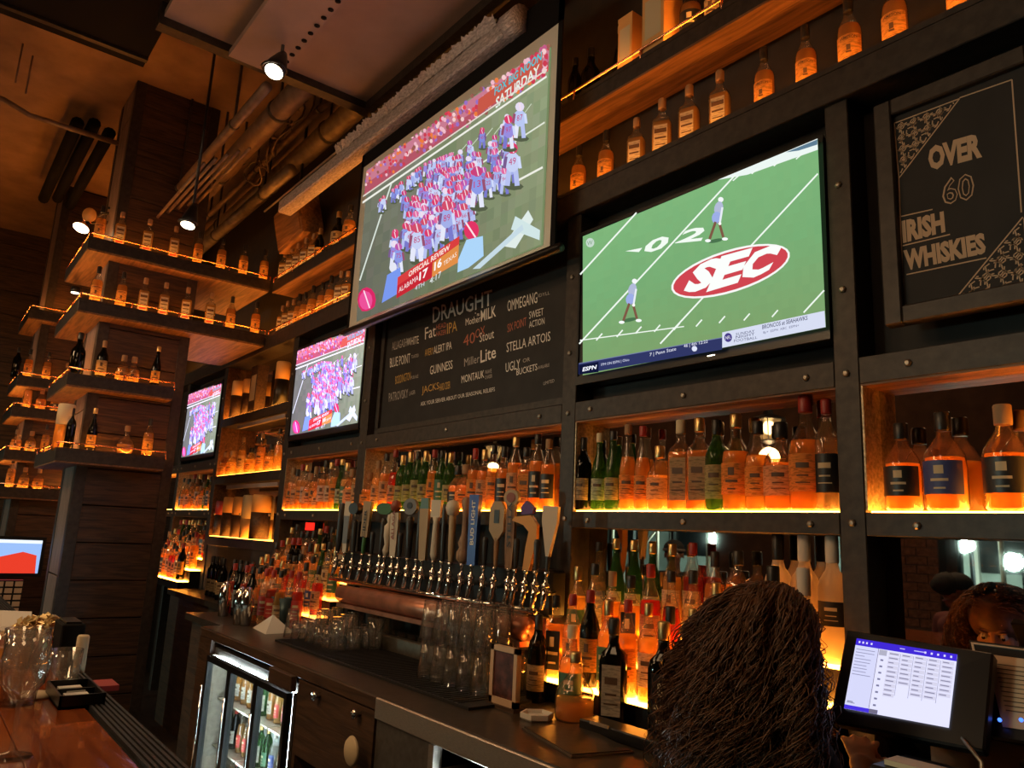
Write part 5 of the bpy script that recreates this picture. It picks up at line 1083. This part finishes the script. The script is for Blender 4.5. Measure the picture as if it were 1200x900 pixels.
o = MB().lathe([(0, .006), (.034, .006), (.042, .12), (0, .12)], (p.x, p.y, ZB), 14).build('drink', M['l_amber']); tag(o, 'orange drink inside the pint glass at the left picture edge', 'drink')
p = atb(35, 816); o = MB().lathe([(0, 0), (.055, 0), (.055, .004), (0, .004)], (p.x, p.y, ZB), 24).build('coaster', M['cream']); tag(o, 'round pale coaster on the red bar top', 'coaster')
p = atb(40, 775); bw = thing('garnish_bowl', 'bowl heaped with glittering golden garnish on the bar', 'bowl', (p.x, p.y, ZB))
MB().lathe([(0, 0), (.06, 0), (.10, .05), (.105, .07), (.10, .07), (.055, .01), (0, .008)], (p.x, p.y, ZB), 20, cap=False).build('bowl_body', M['redcap'], bw)
rnd = random.Random(8); gm = MB()
for k in range(170):
    a1 = rnd.uniform(0, 2*PI); r1 = .095*math.sqrt(rnd.random()); z1 = ZB+.07+.06*(1-(r1/.1)**2)*rnd.uniform(.6, 1.1); c1 = Vector((p.x+r1*math.cos(a1), p.y+r1*math.sin(a1), z1))
    v1 = Vector((rnd.uniform(-1, 1), rnd.uniform(-1, 1), rnd.uniform(-1, 1))).normalized()*.010; v2 = v1.orthogonal().normalized()*.008; v3 = v1.cross(v2).normalized()*.002
    gm.obox(c1, v1, v2, v3)
g_ = gm.build('golden_pieces', pbr('golden foil pieces', (.85, .62, .28), .3, .5), bw); g_['kind'] = 'stuff'
p = atb(66, 790); t = thing('black_holder', 'black napkin holder standing behind the tumbler on the bar', 'holder', (p.x-.05, p.y+.02, ZB))
B(p.x-.16, p.x-.02, p.y+.0, p.y+.06, ZB, ZB+.13).build('holder_body', M['matte'], t, .004); B(p.x-.15, p.x-.03, p.y+.01, p.y+.05, ZB+.13, ZB+.135).build('napkins', M['black'], t)
p = atb(88, 792); o = MB().lathe([(0, 0), (.016, 0), (.016, .10), (.013, .105), (0, .105)], (p.x-.02, p.y+.01, ZB), 12).build('cream_cup', M['cream']); tag(o, 'small upright cream tube behind the sugar tray', 'cup')
p = atb(110, 812); o = B(p.x-.06, p.x+.03, p.y, p.y+.05, ZB+.007, ZB+.02).build('red_packet', M['redcap']); tag(o, 'red and white packet on the ribbed drink rail', 'packet')
p = atb(22, 760); t = thing('paper_menu', 'white paper menu propped up at the left on the bar', 'menu', (p.x-.2, p.y+.0, ZB))
MB().obox((p.x-.2, p.y+.0, ZB+.05), (.03, .045, 0), (.002, 0, .0005), (-.03, 0, .045)).build('sheet', M['white'], t); B(p.x-.25, p.x-.15, p.y-.05, p.y+.08, ZB, ZB+.01).build('stand', M['black'], t)
# floor-level bin and mats beyond the bar
t = thing('step_stool', 'low beige plastic crate on the floor before the fridge', 'crate', (-4.6, 1.15, -1.6)); B(-4.9, -4.3, .95, 1.30, -1.6, -1.38).build('crate_body', M['cabinet'], t); B(-4.92, -4.28, .93, 1.32, -1.38, -1.36).build('rim', M['tan'], t)
# cash desk behind the pier
t = thing('till_keyboard', 'pale-keyed till below the far television', 'till', (-7.9, .5, -.62)); kx = -7.9
p0, p1 = PX(0, 680, kx), PX(20, 728, kx)
B(kx-.1, kx, p0.y-.25, p1.y, -1.6, p0.z-.0).build('till_body', M['black'], t)
for r_ in range(5):
    for c_2 in range(5): B(kx, kx+.012, p1.y-.06-c_2*.07, p1.y-.005-c_2*.07, p0.z-.05-r_*.055, p0.z-.01-r_*.055).build('key', M['tan'], t)
# ================================================================== lamps in view
def spotlamp(px, py, Y, r, label, tilt=(0, 0, -1), power=18):
    p = PY(px, py, Y); t = thing('spotlight', label, 'lamp', tuple(p), 'ceiling spotlights'); T = Vector(tilt).normalized()
    back = p-T*.13; MB().tube([back-T*.04, back, p-T*.05, p], [r*.35, r*.6, r*.98, r], 18).build('lamp_head', M['black'], t)
    MB().tube([p+T*.0005, p+T*.002], r*.86, 18).build('lamp_face', M['bulbhot'], t)
    MB().tube([back, (back.x, back.y, 3.40)], .010, 8).build('stem', M['black'], t)
    rg = MB(); rg.tube([p+Vector((r*1.15*math.cos(a), r*1.15*math.sin(a), .02)) for a in [i*PI/8 for i in range(17)]], .006, 6); rg.build('ring', M['black'], t)
    lamp('SPOT', tuple(p+T*.02), power, (1, .75, .45), .04, tuple(p+T), 1.9); return t
spotlamp(321, 84, 1.22, .058, 'bright ceiling spotlight at the top, left of the big screen', (.25, -.35, -1))
spotlamp(220, 264, 1.15, .05, 'spotlight hanging in front of the timber pier', (.2, -.2, -1))
for k, (px, py, tl) in enumerate(((105, 252, (.75, -.62, -.2)), (95, 267, (.3, -.3, -1)))):
    p = PX(px, py, -6.6); t = thing('round_bulb_lamp', ('round glowing globe lamp above the top left pier shelf', 'flat glowing disc lamp just below the globe lamp')[k], 'lamp', tuple(p)); T = Vector(tl).normalized()
    MB().tube([p-T*.06, p-T*.01, p], [.02, .06, .065], 16).build('lamp_head', M['copper'], t); MB().tube([p+T*.001, p+T*.004], .058, 16).build('lamp_face', M['bulb'] if k else pbr('amber lens', (.75, .35, .1), .4), t)
    MB().tube([p-T*.06, (p.x, p.y+.2, p.z+.1), (p.x, .905, p.z+.1)], .01, 6).build('bracket', M['black'], t)
p = PX(58, 493, -7.0); t = thing('small_lamp', 'small white-lit spot under the top pier shelf at left', 'lamp', tuple(PX(85, 343, -7.0))); q = PX(88, 343, -7.0)
MB().tube([q, q+Vector((0, 0, .05))], .035, 12).build('lamp_head', M['black'], t); MB().tube([q-Vector((0, 0, .003)), q-Vector((0, 0, .001))], .03, 12).build('lamp_face', M['bulbhot'], t)
# speaker hanging behind the upper shelves
p = PY(347, 262, 2.16); t = thing('loudspeaker', 'flat brown box loudspeaker mounted under the pipes above the upper wall shelf', 'speaker', tuple(p), rz=.0)
MB().obox((p.x, p.y+.02, p.z), (.24, 0, .03), (0, .09, .02), (-.03, -.03, .17)).build('speaker_box', M['shelfwood'], t, .004)
MB().obox((p.x, p.y-.078, p.z-.015), (.22, 0, .028), (0, .004, .001), (-.025, -.026, .15)).build('speaker_grille', M['shelfwood'], t); B(p.x-.01, p.x+.01, p.y-.01, p.y+.01, p.z+.16, 3.4).build('bracket', M['black'], t)
# ================================================================== the room behind the camera (seen in the mirrors)
wf = thing('wall_front', '', '', (-4, -5.0, -1.6)); 
for k_ in ('label', 'category'): del wf[k_]
wf['kind'] = 'structure'
def mp(px, py, Yr): p = PY(px, py, Yr); return Vector((p.x, 2*MY-p.y, p.z))     # where a reflected thing really stands
FW = -4.6; YR = 2*MY-FW
def fx(px): return mp(px, 650, YR).x
wins = [(fx(696), fx(838)), (fx(1121), fx(1215)), (fx(955), fx(985)), (fx(460), fx(560))]
wins = sorted(wins); zl, zh = -.7, .62
edges = [-11.0]+[e for w_ in wins for e in w_]+[3.0]
for a_1, b_1 in zip(edges[0::2], edges[1::2]):
    B(a_1, b_1, FW-.15, FW, -1.6, 3.42).build('wall_pier', M['roomwall'], wf)
for a_1, b_1 in wins:
    B(a_1, b_1, FW-.15, FW, -1.6, zl).build('wall_sill', M['roomwall'], wf); B(a_1, b_1, FW-.15, FW, zh, 3.42).build('wall_header', M['roomwall'], wf)
for k, (a_1, b_1) in enumerate(wins):
    wt = bpy.data.objects.new('window_%d' % (k+1), None); COL.objects.link(wt); wt['_o'] = [0, 0, 0]; wt['kind'] = 'structure'
    n = max(1, round((b_1-a_1)/.7)); fm = MB()
    for q in range(n+1): x = a_1+(b_1-a_1)*q/n; B(x-.025, x+.025, FW-.10, FW-.04, zl, zh).build('window_frame', M['black'], wt)
    B(a_1, b_1, FW-.10, FW-.04, zl, zl+.05).build('window_frame', M['black'], wt); B(a_1, b_1, FW-.10, FW-.04, zh-.3, zh-.26).build('window_frame', M['black'], wt)
    B(a_1, b_1, FW-.075, FW-.07, zl, zh).build('window_pane', M['pane'], wt)
# brick pier between the windows
bx0, bx1 = fx(1108), fx(1057); bx0, bx1 = sorted((bx0, bx1))
bp_ = thing('brick_pier', 'brick pier between the front windows, reflected in the mirror at right', 'pier', ((bx0+bx1)/2, FW+.15, -1.6))
B(bx0, bx1, FW+.002, FW+.16, -1.6, 1.2).build('mortar_core', pbr('mortar', (.22, .16, .12), .9), bp_)
bme = {}
for r_ in range(19):
    z = -.75+r_*.095
    n = max(2, round((bx1-bx0)/.24))
    for q in range(n+(r_ % 2)):
        L = (bx1-bx0)/n; a_1 = bx0+(q-.5*(r_ % 2))*L; x0, x1 = max(bx0, a_1), min(bx1, a_1+L)
        if x1-x0 > .04: B(x0+.006, x1-.006, FW+.155, FW+.175, z, z+.083).build('brick', M['brick'], bp_)
# the street outside: pale building with pipes of a scaffold, street lamps
fa = thing('street_facade', 'pale building front across the street', 'building', (-6, -8.6, -1.6))
B(-16, 4, -9.0, -8.8, -1.6, 4).build('facade_wall', pbr('pale render', (.42, .46, .42), .8, 0, .1, 3, .2), fa)
for k in range(9): B(-15+k*2, -14+k*2, -8.8, -8.77, -.2, 1.6).build('facade_window', M['black'], fa)
for k in range(12): B(-15.6+k*1.5, -15.5+k*1.5, -8.8, -8.70, -1.6, 4).build('facade_pilaster', M['white'], fa)
scf = thing('scaffold', 'steel pole scaffold in front of the windows outside', 'scaffold', (-6, -5.6, -1.6))
for k in range(12): x = -12+k*1.05; MB().tube([(x, -5.7, -1.6), (x, -5.7, 2.5)], .03, 8).build('pole', M['steel'], scf)
for z in (.35, 1.4): MB().tube([(-12.5, -5.7, z), (.5, -5.7, z)], .025, 8).build('pole', M['steel'], scf)
for k in range(4): MB().tube([(-12+k*2.1, -5.75, -.7), (-10.9+k*2.1, -5.75, .35)], .022, 8).build('brace', M['steel'], scf)
for k, (px, py) in enumerate(((850, 632), (1134, 639), (1196, 659))):
    Yr = 2*MY+6.6; q = mp(px, py, Yr); t = thing('street_lamp', 'bright cool street lamp outside the windows, %s of three' % ('largest', 'middle', 'faintest')[k], 'lamp', tuple(q))
    r_ = (.09, .09, .05)[k]; MB().lathe([(0, -r_), (r_*.8, -r_*.6), (r_, 0), (r_*.8, r_*.6), (0, r_)], tuple(q), 14).build('lamp_globe', M['street'], t)
    MB().tube([(q.x, q.y-.1, -1.6), (q.x, q.y-.1, q.z+.15), (q.x, q.y, q.z+r_)], .03, 8).build('lamp_post', M['black'], t)
    lamp('POINT', (q.x, q.y+.25, q.z), (420, 420, 160)[k], (.7, 1, .9), .1)
# pub lanterns hanging over the customers, mirrored in the shelves
for k, (px, py, Yr, s) in enumerate(((901, 500, 5.4, 1.0), (579, 528, 6.4, 1.0))):
    q = mp(px, py, Yr); t = thing('hanging_lantern', ('nearer of two glowing pub lanterns over the room', 'farther of two glowing pub lanterns over the room')[k], 'lantern', tuple(q))
    MB().lathe([(0, .16), (.03, .15), (.05, .10), (.15, .06), (.15, .05)], tuple(q), 6, smooth=False).build('lantern_cap', M['black'], t)
    MB().lathe([(.07, -.12), (.12, .05)], tuple(q), 6, smooth=False, cap=False).build('lantern_glass', glassy('lantern glass', (1, .85, .6), .08, 0, .35, (1, .8, .5)), t)
    MB().lathe([(0, -.07), (.035, -.05), (.05, 0), (.03, .04), (0, .05)], tuple(q), 12).build('bulb', M['bulb'], t)
    MB().lathe([(.0, -.15), (.03, -.14), (.075, -.12), (.075, -.11)], tuple(q), 6, smooth=False).build('lantern_base', M['black'], t)
    for a in range(6): an = a*PI/3; MB().tube([q+Vector((.07*math.cos(an), .07*math.sin(an), -.12)), q+Vector((.125*math.cos(an), .125*math.sin(an), .055))], .005, 5).build('lantern_rib', M['black'], t)
    MB().tube([(q.x, q.y, q.z+.15), (q.x, q.y, 3.4)], .008, 6).build('chain', M['black'], t)
    lamp('POINT', (q.x, q.y, q.z-.25), 9, (1, .62, .3), .08)
# ================================================================== people
SK = pbr('skin', (.50, .27, .18), .55, 0, .03, 60, .06); SK2 = pbr('brown skin', (.22, .11, .07), .55)
HAIR = pbr('curly brown hair', (.13, .055, .025), .45, 0, 0, 40, .4, spec=.3); HAIRB = pbr('black hair', (.012, .009, .008), .45)
CLO = pbr('black cloth', (.010, .010, .012), .85); CLOR = pbr('maroon cloth', (.12, .03, .03), .85); WHT = pbr('white cloth', (.55, .52, .48), .85); EYE = pbr('eye white', (.7, .68, .65), .2); IRIS = pbr('dark iris', (.03, .015, .01), .2); LIP = pbr('lips', (.42, .13, .11), .45)
def sph(bm, c, r, sx=1, sy=1, sz=1, rot=None):
    m = Matrix.Translation(Vector(c)) @ ((rot or Matrix.Identity(4))) @ Matrix.Diagonal((r*sx, r*sy, r*sz, 1))
    bmesh.ops.create_icosphere(bm, subdivisions=3, radius=1, matrix=m)
def limb(bm, a, b, r0, r1):
    a, b = Vector(a), Vector(b); n = max(3, int((b-a).length/.018))
    d = (b-a); m = d.to_track_quat('Z', 'Y').to_matrix().to_4x4()
    bmesh.ops.create_cone(bm, cap_ends=True, segments=14, radius1=r0, radius2=r1, depth=d.length, matrix=Matrix.Translation((a+b)/2) @ m)
    sph(bm, a, r0); sph(bm, b, r1)
def person(name, label, foot, yaw, head_pitch=0, lean=0.0, h=1.66, skin=SK, shirt=CLO, trousers=CLO, hair=None, arms=None, cap=None, shirt2=None):
    """standing figure facing local -Y; foot = floor point under the pelvis"""
    t = thing(name, label, 'person', tuple(foot), rz=yaw); k = h/1.66
    P = lambda x, y, z: Vector((x*k, y*k, z*k))
    bm = bmesh.new(); cl = bmesh.new(); tr = bmesh.new()
    ly = lambda z: -lean*max(0, z-.9)           # forward lean of the trunk
    Q = lambda x, y, z: P(x, y+ly(z), z)
    neck = Q(0, .01, 1.40)
    hr = Matrix.Rotation(head_pitch, 4, 'X'); hc = Q(0, -.01, 1.43)
    Hh = lambda x, y, z: hc+(hr @ (Vector((x, y, z))*k))
    def hs(c, r, sx=1, sy=1, sz=1): sph(bm, Hh(*c), r*k, sx, sy, sz, hr)
    # head
    hs((0, .012, .135), .082, .92, 1.12, 1.06); hs((0, -.022, .075), .062, .95, 1.05, 1.1); hs((0, -.052, .028), .030, 1.15, .9, .8)
    hs((0, -.055, .155), .045, 1.2, .6, .8); hs((0, -.088, .112), .012, .8, .9, 2.0); hs((0, -.102, .090), .0135, .95, .9, .8)
    for s in (-1, 1):
        hs((s*.010, -.095, .085), .009, 1, 1, .8); hs((s*.036, -.062, .092), .026, 1, .7, .9); hs((s*.030, -.082, .135), .016, 1.3, .45, .35); hs((s*.078, .012, .105), .022, .35, .8, 1.3)
    hs((0, -.083, .052), .017, 1.35, .6, .45); hs((0, -.080, .040), .015, 1.2, .6, .5)
    limb(bm, Q(0, .015, 1.34), Hh(0, .01, .06), .058*k, .050*k)
    # trunk
    for z, rx, ry in ((.98, .155, .115), (1.06, .135, .10), (1.14, .135, .10), (1.22, .15, .11), (1.30, .155, .105)):
        sph(bm, Q(0, 0, z), 1, rx*k, ry*k, .09*k); sph(cl, Q(0, 0, z), 1, (rx+.010)*k, (ry+.012)*k, .095*k)
    limb(bm, Q(-.13, .01, 1.345), Q(.13, .01, 1.345), .055*k, .055*k); limb(cl, Q(-.135, .01, 1.34), Q(.135, .01, 1.34), .062*k, .062*k)
    # legs
    for s in (-1, 1):
        hip, knee, ank = P(s*.09, 0, .90), P(s*.10, -.01, .48), P(s*.10, .02, .08)
        limb(bm, hip, knee, .085*k, .055*k); limb(bm, knee, ank, .052*k, .035*k); limb(bm, ank, P(s*.11, -.13, .035), .035*k, .03*k)
        limb(tr, hip, knee, .095*k, .065*k); limb(tr, knee, P(s*.10, .02, .06), .065*k, .055*k)
    sph(tr, P(0, 0, .93), 1, .165*k, .125*k, .11*k)
    # arms with hands
    for s in (-1, 1):
        sh = Q(s*.175, .01, 1.335); el, wr = (arms[0 if s < 0 else 1] if arms else (Vector((s*.24, .0, 1.06)), Vector((s*.22, -.16, .86))))
        el, wr = P(*el), P(*wr)
        limb(bm, sh, el, .048*k, .038*k); limb(bm, el, wr, .037*k, .025*k); limb(cl, sh, el, .060*k, .052*k); limb(cl, el, el.lerp(wr, .75), .050*k, .040*k)
        d = (wr-el).normalized(); side = d.cross(Vector((0, 0, 1))).normalized() if abs(d.z) < .95 else Vector((1, 0, 0)); up = side.cross(d).normalized()
        palm = wr+d*.05*k; sph(bm, wr+d*.02*k, .028*k); 
        for u in (-.024, -.008, .008, .024): limb(bm, wr, palm+side*u*k+d*.025*k, .014*k, .0125*k)
        for q, (u, L) in enumerate(((-.030, .062), (-.010, .075), (.011, .072), (.031, .056))):
            a0 = palm+side*u*k+d*.035*k; a1 = a0+(d*.55*L-up*.010+side*u*.25)*k; a2 = a1+(d*.38*L-up*.022)*k; limb(bm, a0, a1, .0095*k, .0085*k); limb(bm, a1, a2, .0085*k, .0075*k)
        th0 = wr+d*.02*k-side*s*.022*k; th1 = th0+(d*.030-side*s*.028-up*.012)*k; limb(bm, th0, th1, .0125*k, .0105*k); limb(bm, th1, th1+(d*.028-side*s*.006-up*.008)*k, .0105*k, .008*k)
    def fin(b_, nme, mat, vox, sm=4):
        me = bpy.data.meshes.new(nme); b_.to_mesh(me); b_.free(); me.materials.append(mat); o = bpy.data.objects.new(nme, me); COL.objects.link(o); o.parent = t
        r = o.modifiers.new('remesh', 'REMESH'); r.mode = 'VOXEL'; r.voxel_size = vox; r.use_smooth_shade = True
        s_ = o.modifiers.new('smooth', 'SMOOTH'); s_.factor = .5; s_.iterations = sm; return o
    fin(bm, 'body', skin, .0065, 3); fin(cl, 'shirt', shirt, .012, 4); fin(tr, 'trousers', trousers, .014, 3)
    def part(nme, mb_, mat): o = bpy.data.objects.new(nme, mb_.mesh(nme, mat)); COL.objects.link(o); o.parent = t; return o
    for s in (-1, 1):
        b_ = bmesh.new(); bmesh.ops.create_uvsphere(b_, u_segments=12, v_segments=8, radius=.0125*k, matrix=Matrix.Translation(Hh(s*.031, -.078, .118))); me = bpy.data.meshes.new('eye'); b_.to_mesh(me); b_.free(); me.materials.append(EYE); o = bpy.data.objects.new('eye', me); COL.objects.link(o); o.parent = t
        m_ = MB(); c = Hh(s*.031, -.0905, .117); m_.lathe([(0, -.001), (.0055, 0), (0, .001)], tuple(c), 10, axis='y'); i_ = part('iris', m_, IRIS)
        m_ = MB(); m_.tube([Hh(s*.014, -.093, .137), Hh(s*.032, -.091, .143), Hh(s*.050, -.078, .138)], .0032*k, 6); part('eyebrow', m_, hair or HAIRB)
        sl = MB()
        sh = MB()
        sh.tube([P(s*.10, .05, .03), P(s*.105, -.02, .045), P(s*.112, -.12, .035), P(s*.115, -.17, .028)], [.035*k, .047*k, .042*k, .025*k], 10); part('shoe', sh, CLO)
    m_ = MB(); m_.tube([Hh(-.024, -.088, .047), Hh(-.008, -.098, .051), Hh(0, -.099, .049), Hh(.008, -.098, .051), Hh(.024, -.088, .047)], [.002, .005, .005, .005, .002], 8); part('lips', m_, LIP)
    return t, Hh, k, part
# --- the bartender, back to us, curly hair
hx = Vector((-1.04, 1.58, 0))
yawb = PI-.12; pit = math.radians(24); hb = 1.50
# the head must end over (hx), so step back by the lean and the bend of the neck
kb = hb/1.66; off = Matrix.Rotation(yawb, 3, 'Z') @ Vector((0, (-.01-.46*(1.43-.9))*kb-math.sin(pit)*.10*kb, 0))
foot = (hx.x-off.x, hx.y-off.y, -1.6)
t, Hh, k, part = person('person', 'bartender seen from behind with long curly brown hair and black clothes', foot, yawb, head_pitch=pit, lean=.46, h=hb, hair=HAIR,
     arms=[((-.25, -.28, 1.14), (-.12, -.46, 1.26)), ((.25, -.28, 1.14), (.12, -.46, 1.26))])
rnd = random.Random(77); hm = MB(); COLL = [(Hh(0, .02, .142), (.096, .100, .100)), (Hh(0, .02, .10)+Vector((0, .07, -.08)), (.098, .062, .12))]
def curl(p0, dirn, L, amp, turns, r, down, ph):
    pts = []; n = 26; p = Vector(p0); d = Vector(dirn).normalized()
    side = d.cross(Vector((0, 0, 1))); side = side.normalized() if side.length > .01 else Vector((1, 0, 0))
    for i in range(n):
        f = i/(n-1); dd = (d*(1-f)**2+Vector((0, 0, -1))*down*(f+.25)).normalized(); p = p+dd*L/n
        for c_, r_ in COLL:
            q = p-c_; q = Vector((q.x/r_[0], q.y/r_[1], q.z/r_[2]))
            if q.length < 1: q = q.normalized()*rnd.uniform(1.0, 1.14); p = c_+Vector((q.x*r_[0], q.y*r_[1], q.z*r_[2]))
        a = ph+f*turns*2*PI; am = amp*min(1.25, (f*1.7)**1.5); s2 = dd.cross(side).normalized(); pts.append(p+side*math.cos(a)*am+s2*math.sin(a)*am)
    return pts
b_ = bmesh.new(); hrot = Matrix.Rotation(pit, 4, 'X')
sph(b_, Hh(0, .022, .145), .097*k, 1.0, 1.10, 1.0, hrot)
for (c_, r_, sx_, sy_, sz_) in (((0, .05, .10), .084, 1.0, .80, 1.0), ((0, .07, .02), .09, 1.0, .60, 1.0), ((0, .09, -.08), .10, 1.05, .45, 1.1), ((0, .11, -.20), .11, 1.1, .38, 1.1)):
    q_ = Hh(0, .02, .10)+Vector((c_[0], c_[1], c_[2]-.10))*1.0; sph(b_, q_, r_, sx_, sy_, sz_)
me = bpy.data.meshes.new('hair_mass'); b_.to_mesh(me); b_.free(); me.materials.append(HAIR)
for p_ in me.polygons: p_.use_smooth = True
o = bpy.data.objects.new('hair_mass', me); COL.objects.link(o); o.parent = t
for i in range(3000):
    th = rnd.gauss(0, 1.25); el = rnd.uniform(.02, 1.9); x = math.sin(el)*math.sin(th); y = math.sin(el)*math.cos(th); z = math.cos(el)
    if y < -.30 and z < .62: continue
    p0 = Hh(x*.086, .02+y*.094, .14+z*.088)
    d = (Hh(x, y, z)-Hh(0, 0, 0)).normalized()
    L = rnd.uniform(.24, .44); fl = rnd.uniform(.1, .42)
    dirn = Vector((d.x*fl, d.y*fl+.08, d.z*.10-.25))
    if y < .25: dirn = Vector(((.55 if x > 0 else -.55)*(1 if abs(x) > .15 else .6), .75, .12))
    pts = curl(p0, dirn, L, rnd.uniform(.010, .024), rnd.uniform(2.5, 5.0), .003, .85, rnd.uniform(0, 6))
    r0 = rnd.uniform(.0011, .0025); hm.tube(pts, [r0*(1-.6*q/25) for q in range(26)], 4)
part('hair', hm, HAIR)
# --- two customers seen in the mirrors
q = mp(1122, 690, 2*MY+.75)
t2_, Hh2, k2, part2 = person('person', 'customer in a dark cap with a white patch, reflected at right', (q.x, q.y, -1.6), PI+.5, h=1.66*(q.z+1.6)/1.56, skin=SK2, shirt=CLOR, trousers=CLO, hair=HAIRB)
def capgeo(Hf, kk, part_, patch=True, brim=True):
    b_ = bmesh.new(); sph(b_, Hf(0, .012, .165), .094*kk, .95, 1.12, .80); me = bpy.data.meshes.new('cap'); b_.to_mesh(me); b_.free(); me.materials.append(CLO)
    for p_ in me.polygons: p_.use_smooth = True
    o = bpy.data.objects.new('cap', me); COL.objects.link(o); o.parent = part_[1]
    if brim: m_ = MB(); m_.tube([Hf(0, -.06, .16), Hf(0, -.11, .155), Hf(0, -.17, .145)], [.075, .068, .03], 12); part_[0]('cap_brim', m_, CLO)
    if patch:
        m_ = MB(); m_.add([Hf(-.035, -.1005, .18), Hf(.035, -.1005, .18), Hf(.030, -.090, .215), Hf(-.030, -.090, .215)], [(0, 1, 2, 3)]); part_[0]('cap_patch', m_, WHT)
capgeo(Hh2, k2, (part2, t2_))
q = mp(790, 650, 2*MY+.8)
t3_, Hh3, k3, part3 = person('person', 'customer in a grey-banded dark beanie, reflected behind the stepped bottles', (q.x, q.y, -1.6), PI-.6, h=1.66*(q.z+1.6)/1.54, skin=SK2, shirt=CLO, trousers=CLO, hair=HAIRB)
capgeo(Hh3, k3, (part3, t3_), False, False)
m_ = MB(); m_.tube([Hh3(.085*math.cos(a), .012+.1*math.sin(a), .150) for a in [i*PI/8 for i in range(17)]], .014, 8); part3('beanie_band', m_, pbr('grey knit', (.14, .13, .12), .9))
# ================================================================== lift everything to the floor level and tidy up
for o in list(COL.objects):
    if o.parent is None: o.location.z += H
for o in bpy.data.objects:
    if '_o' in o: del o['_o']
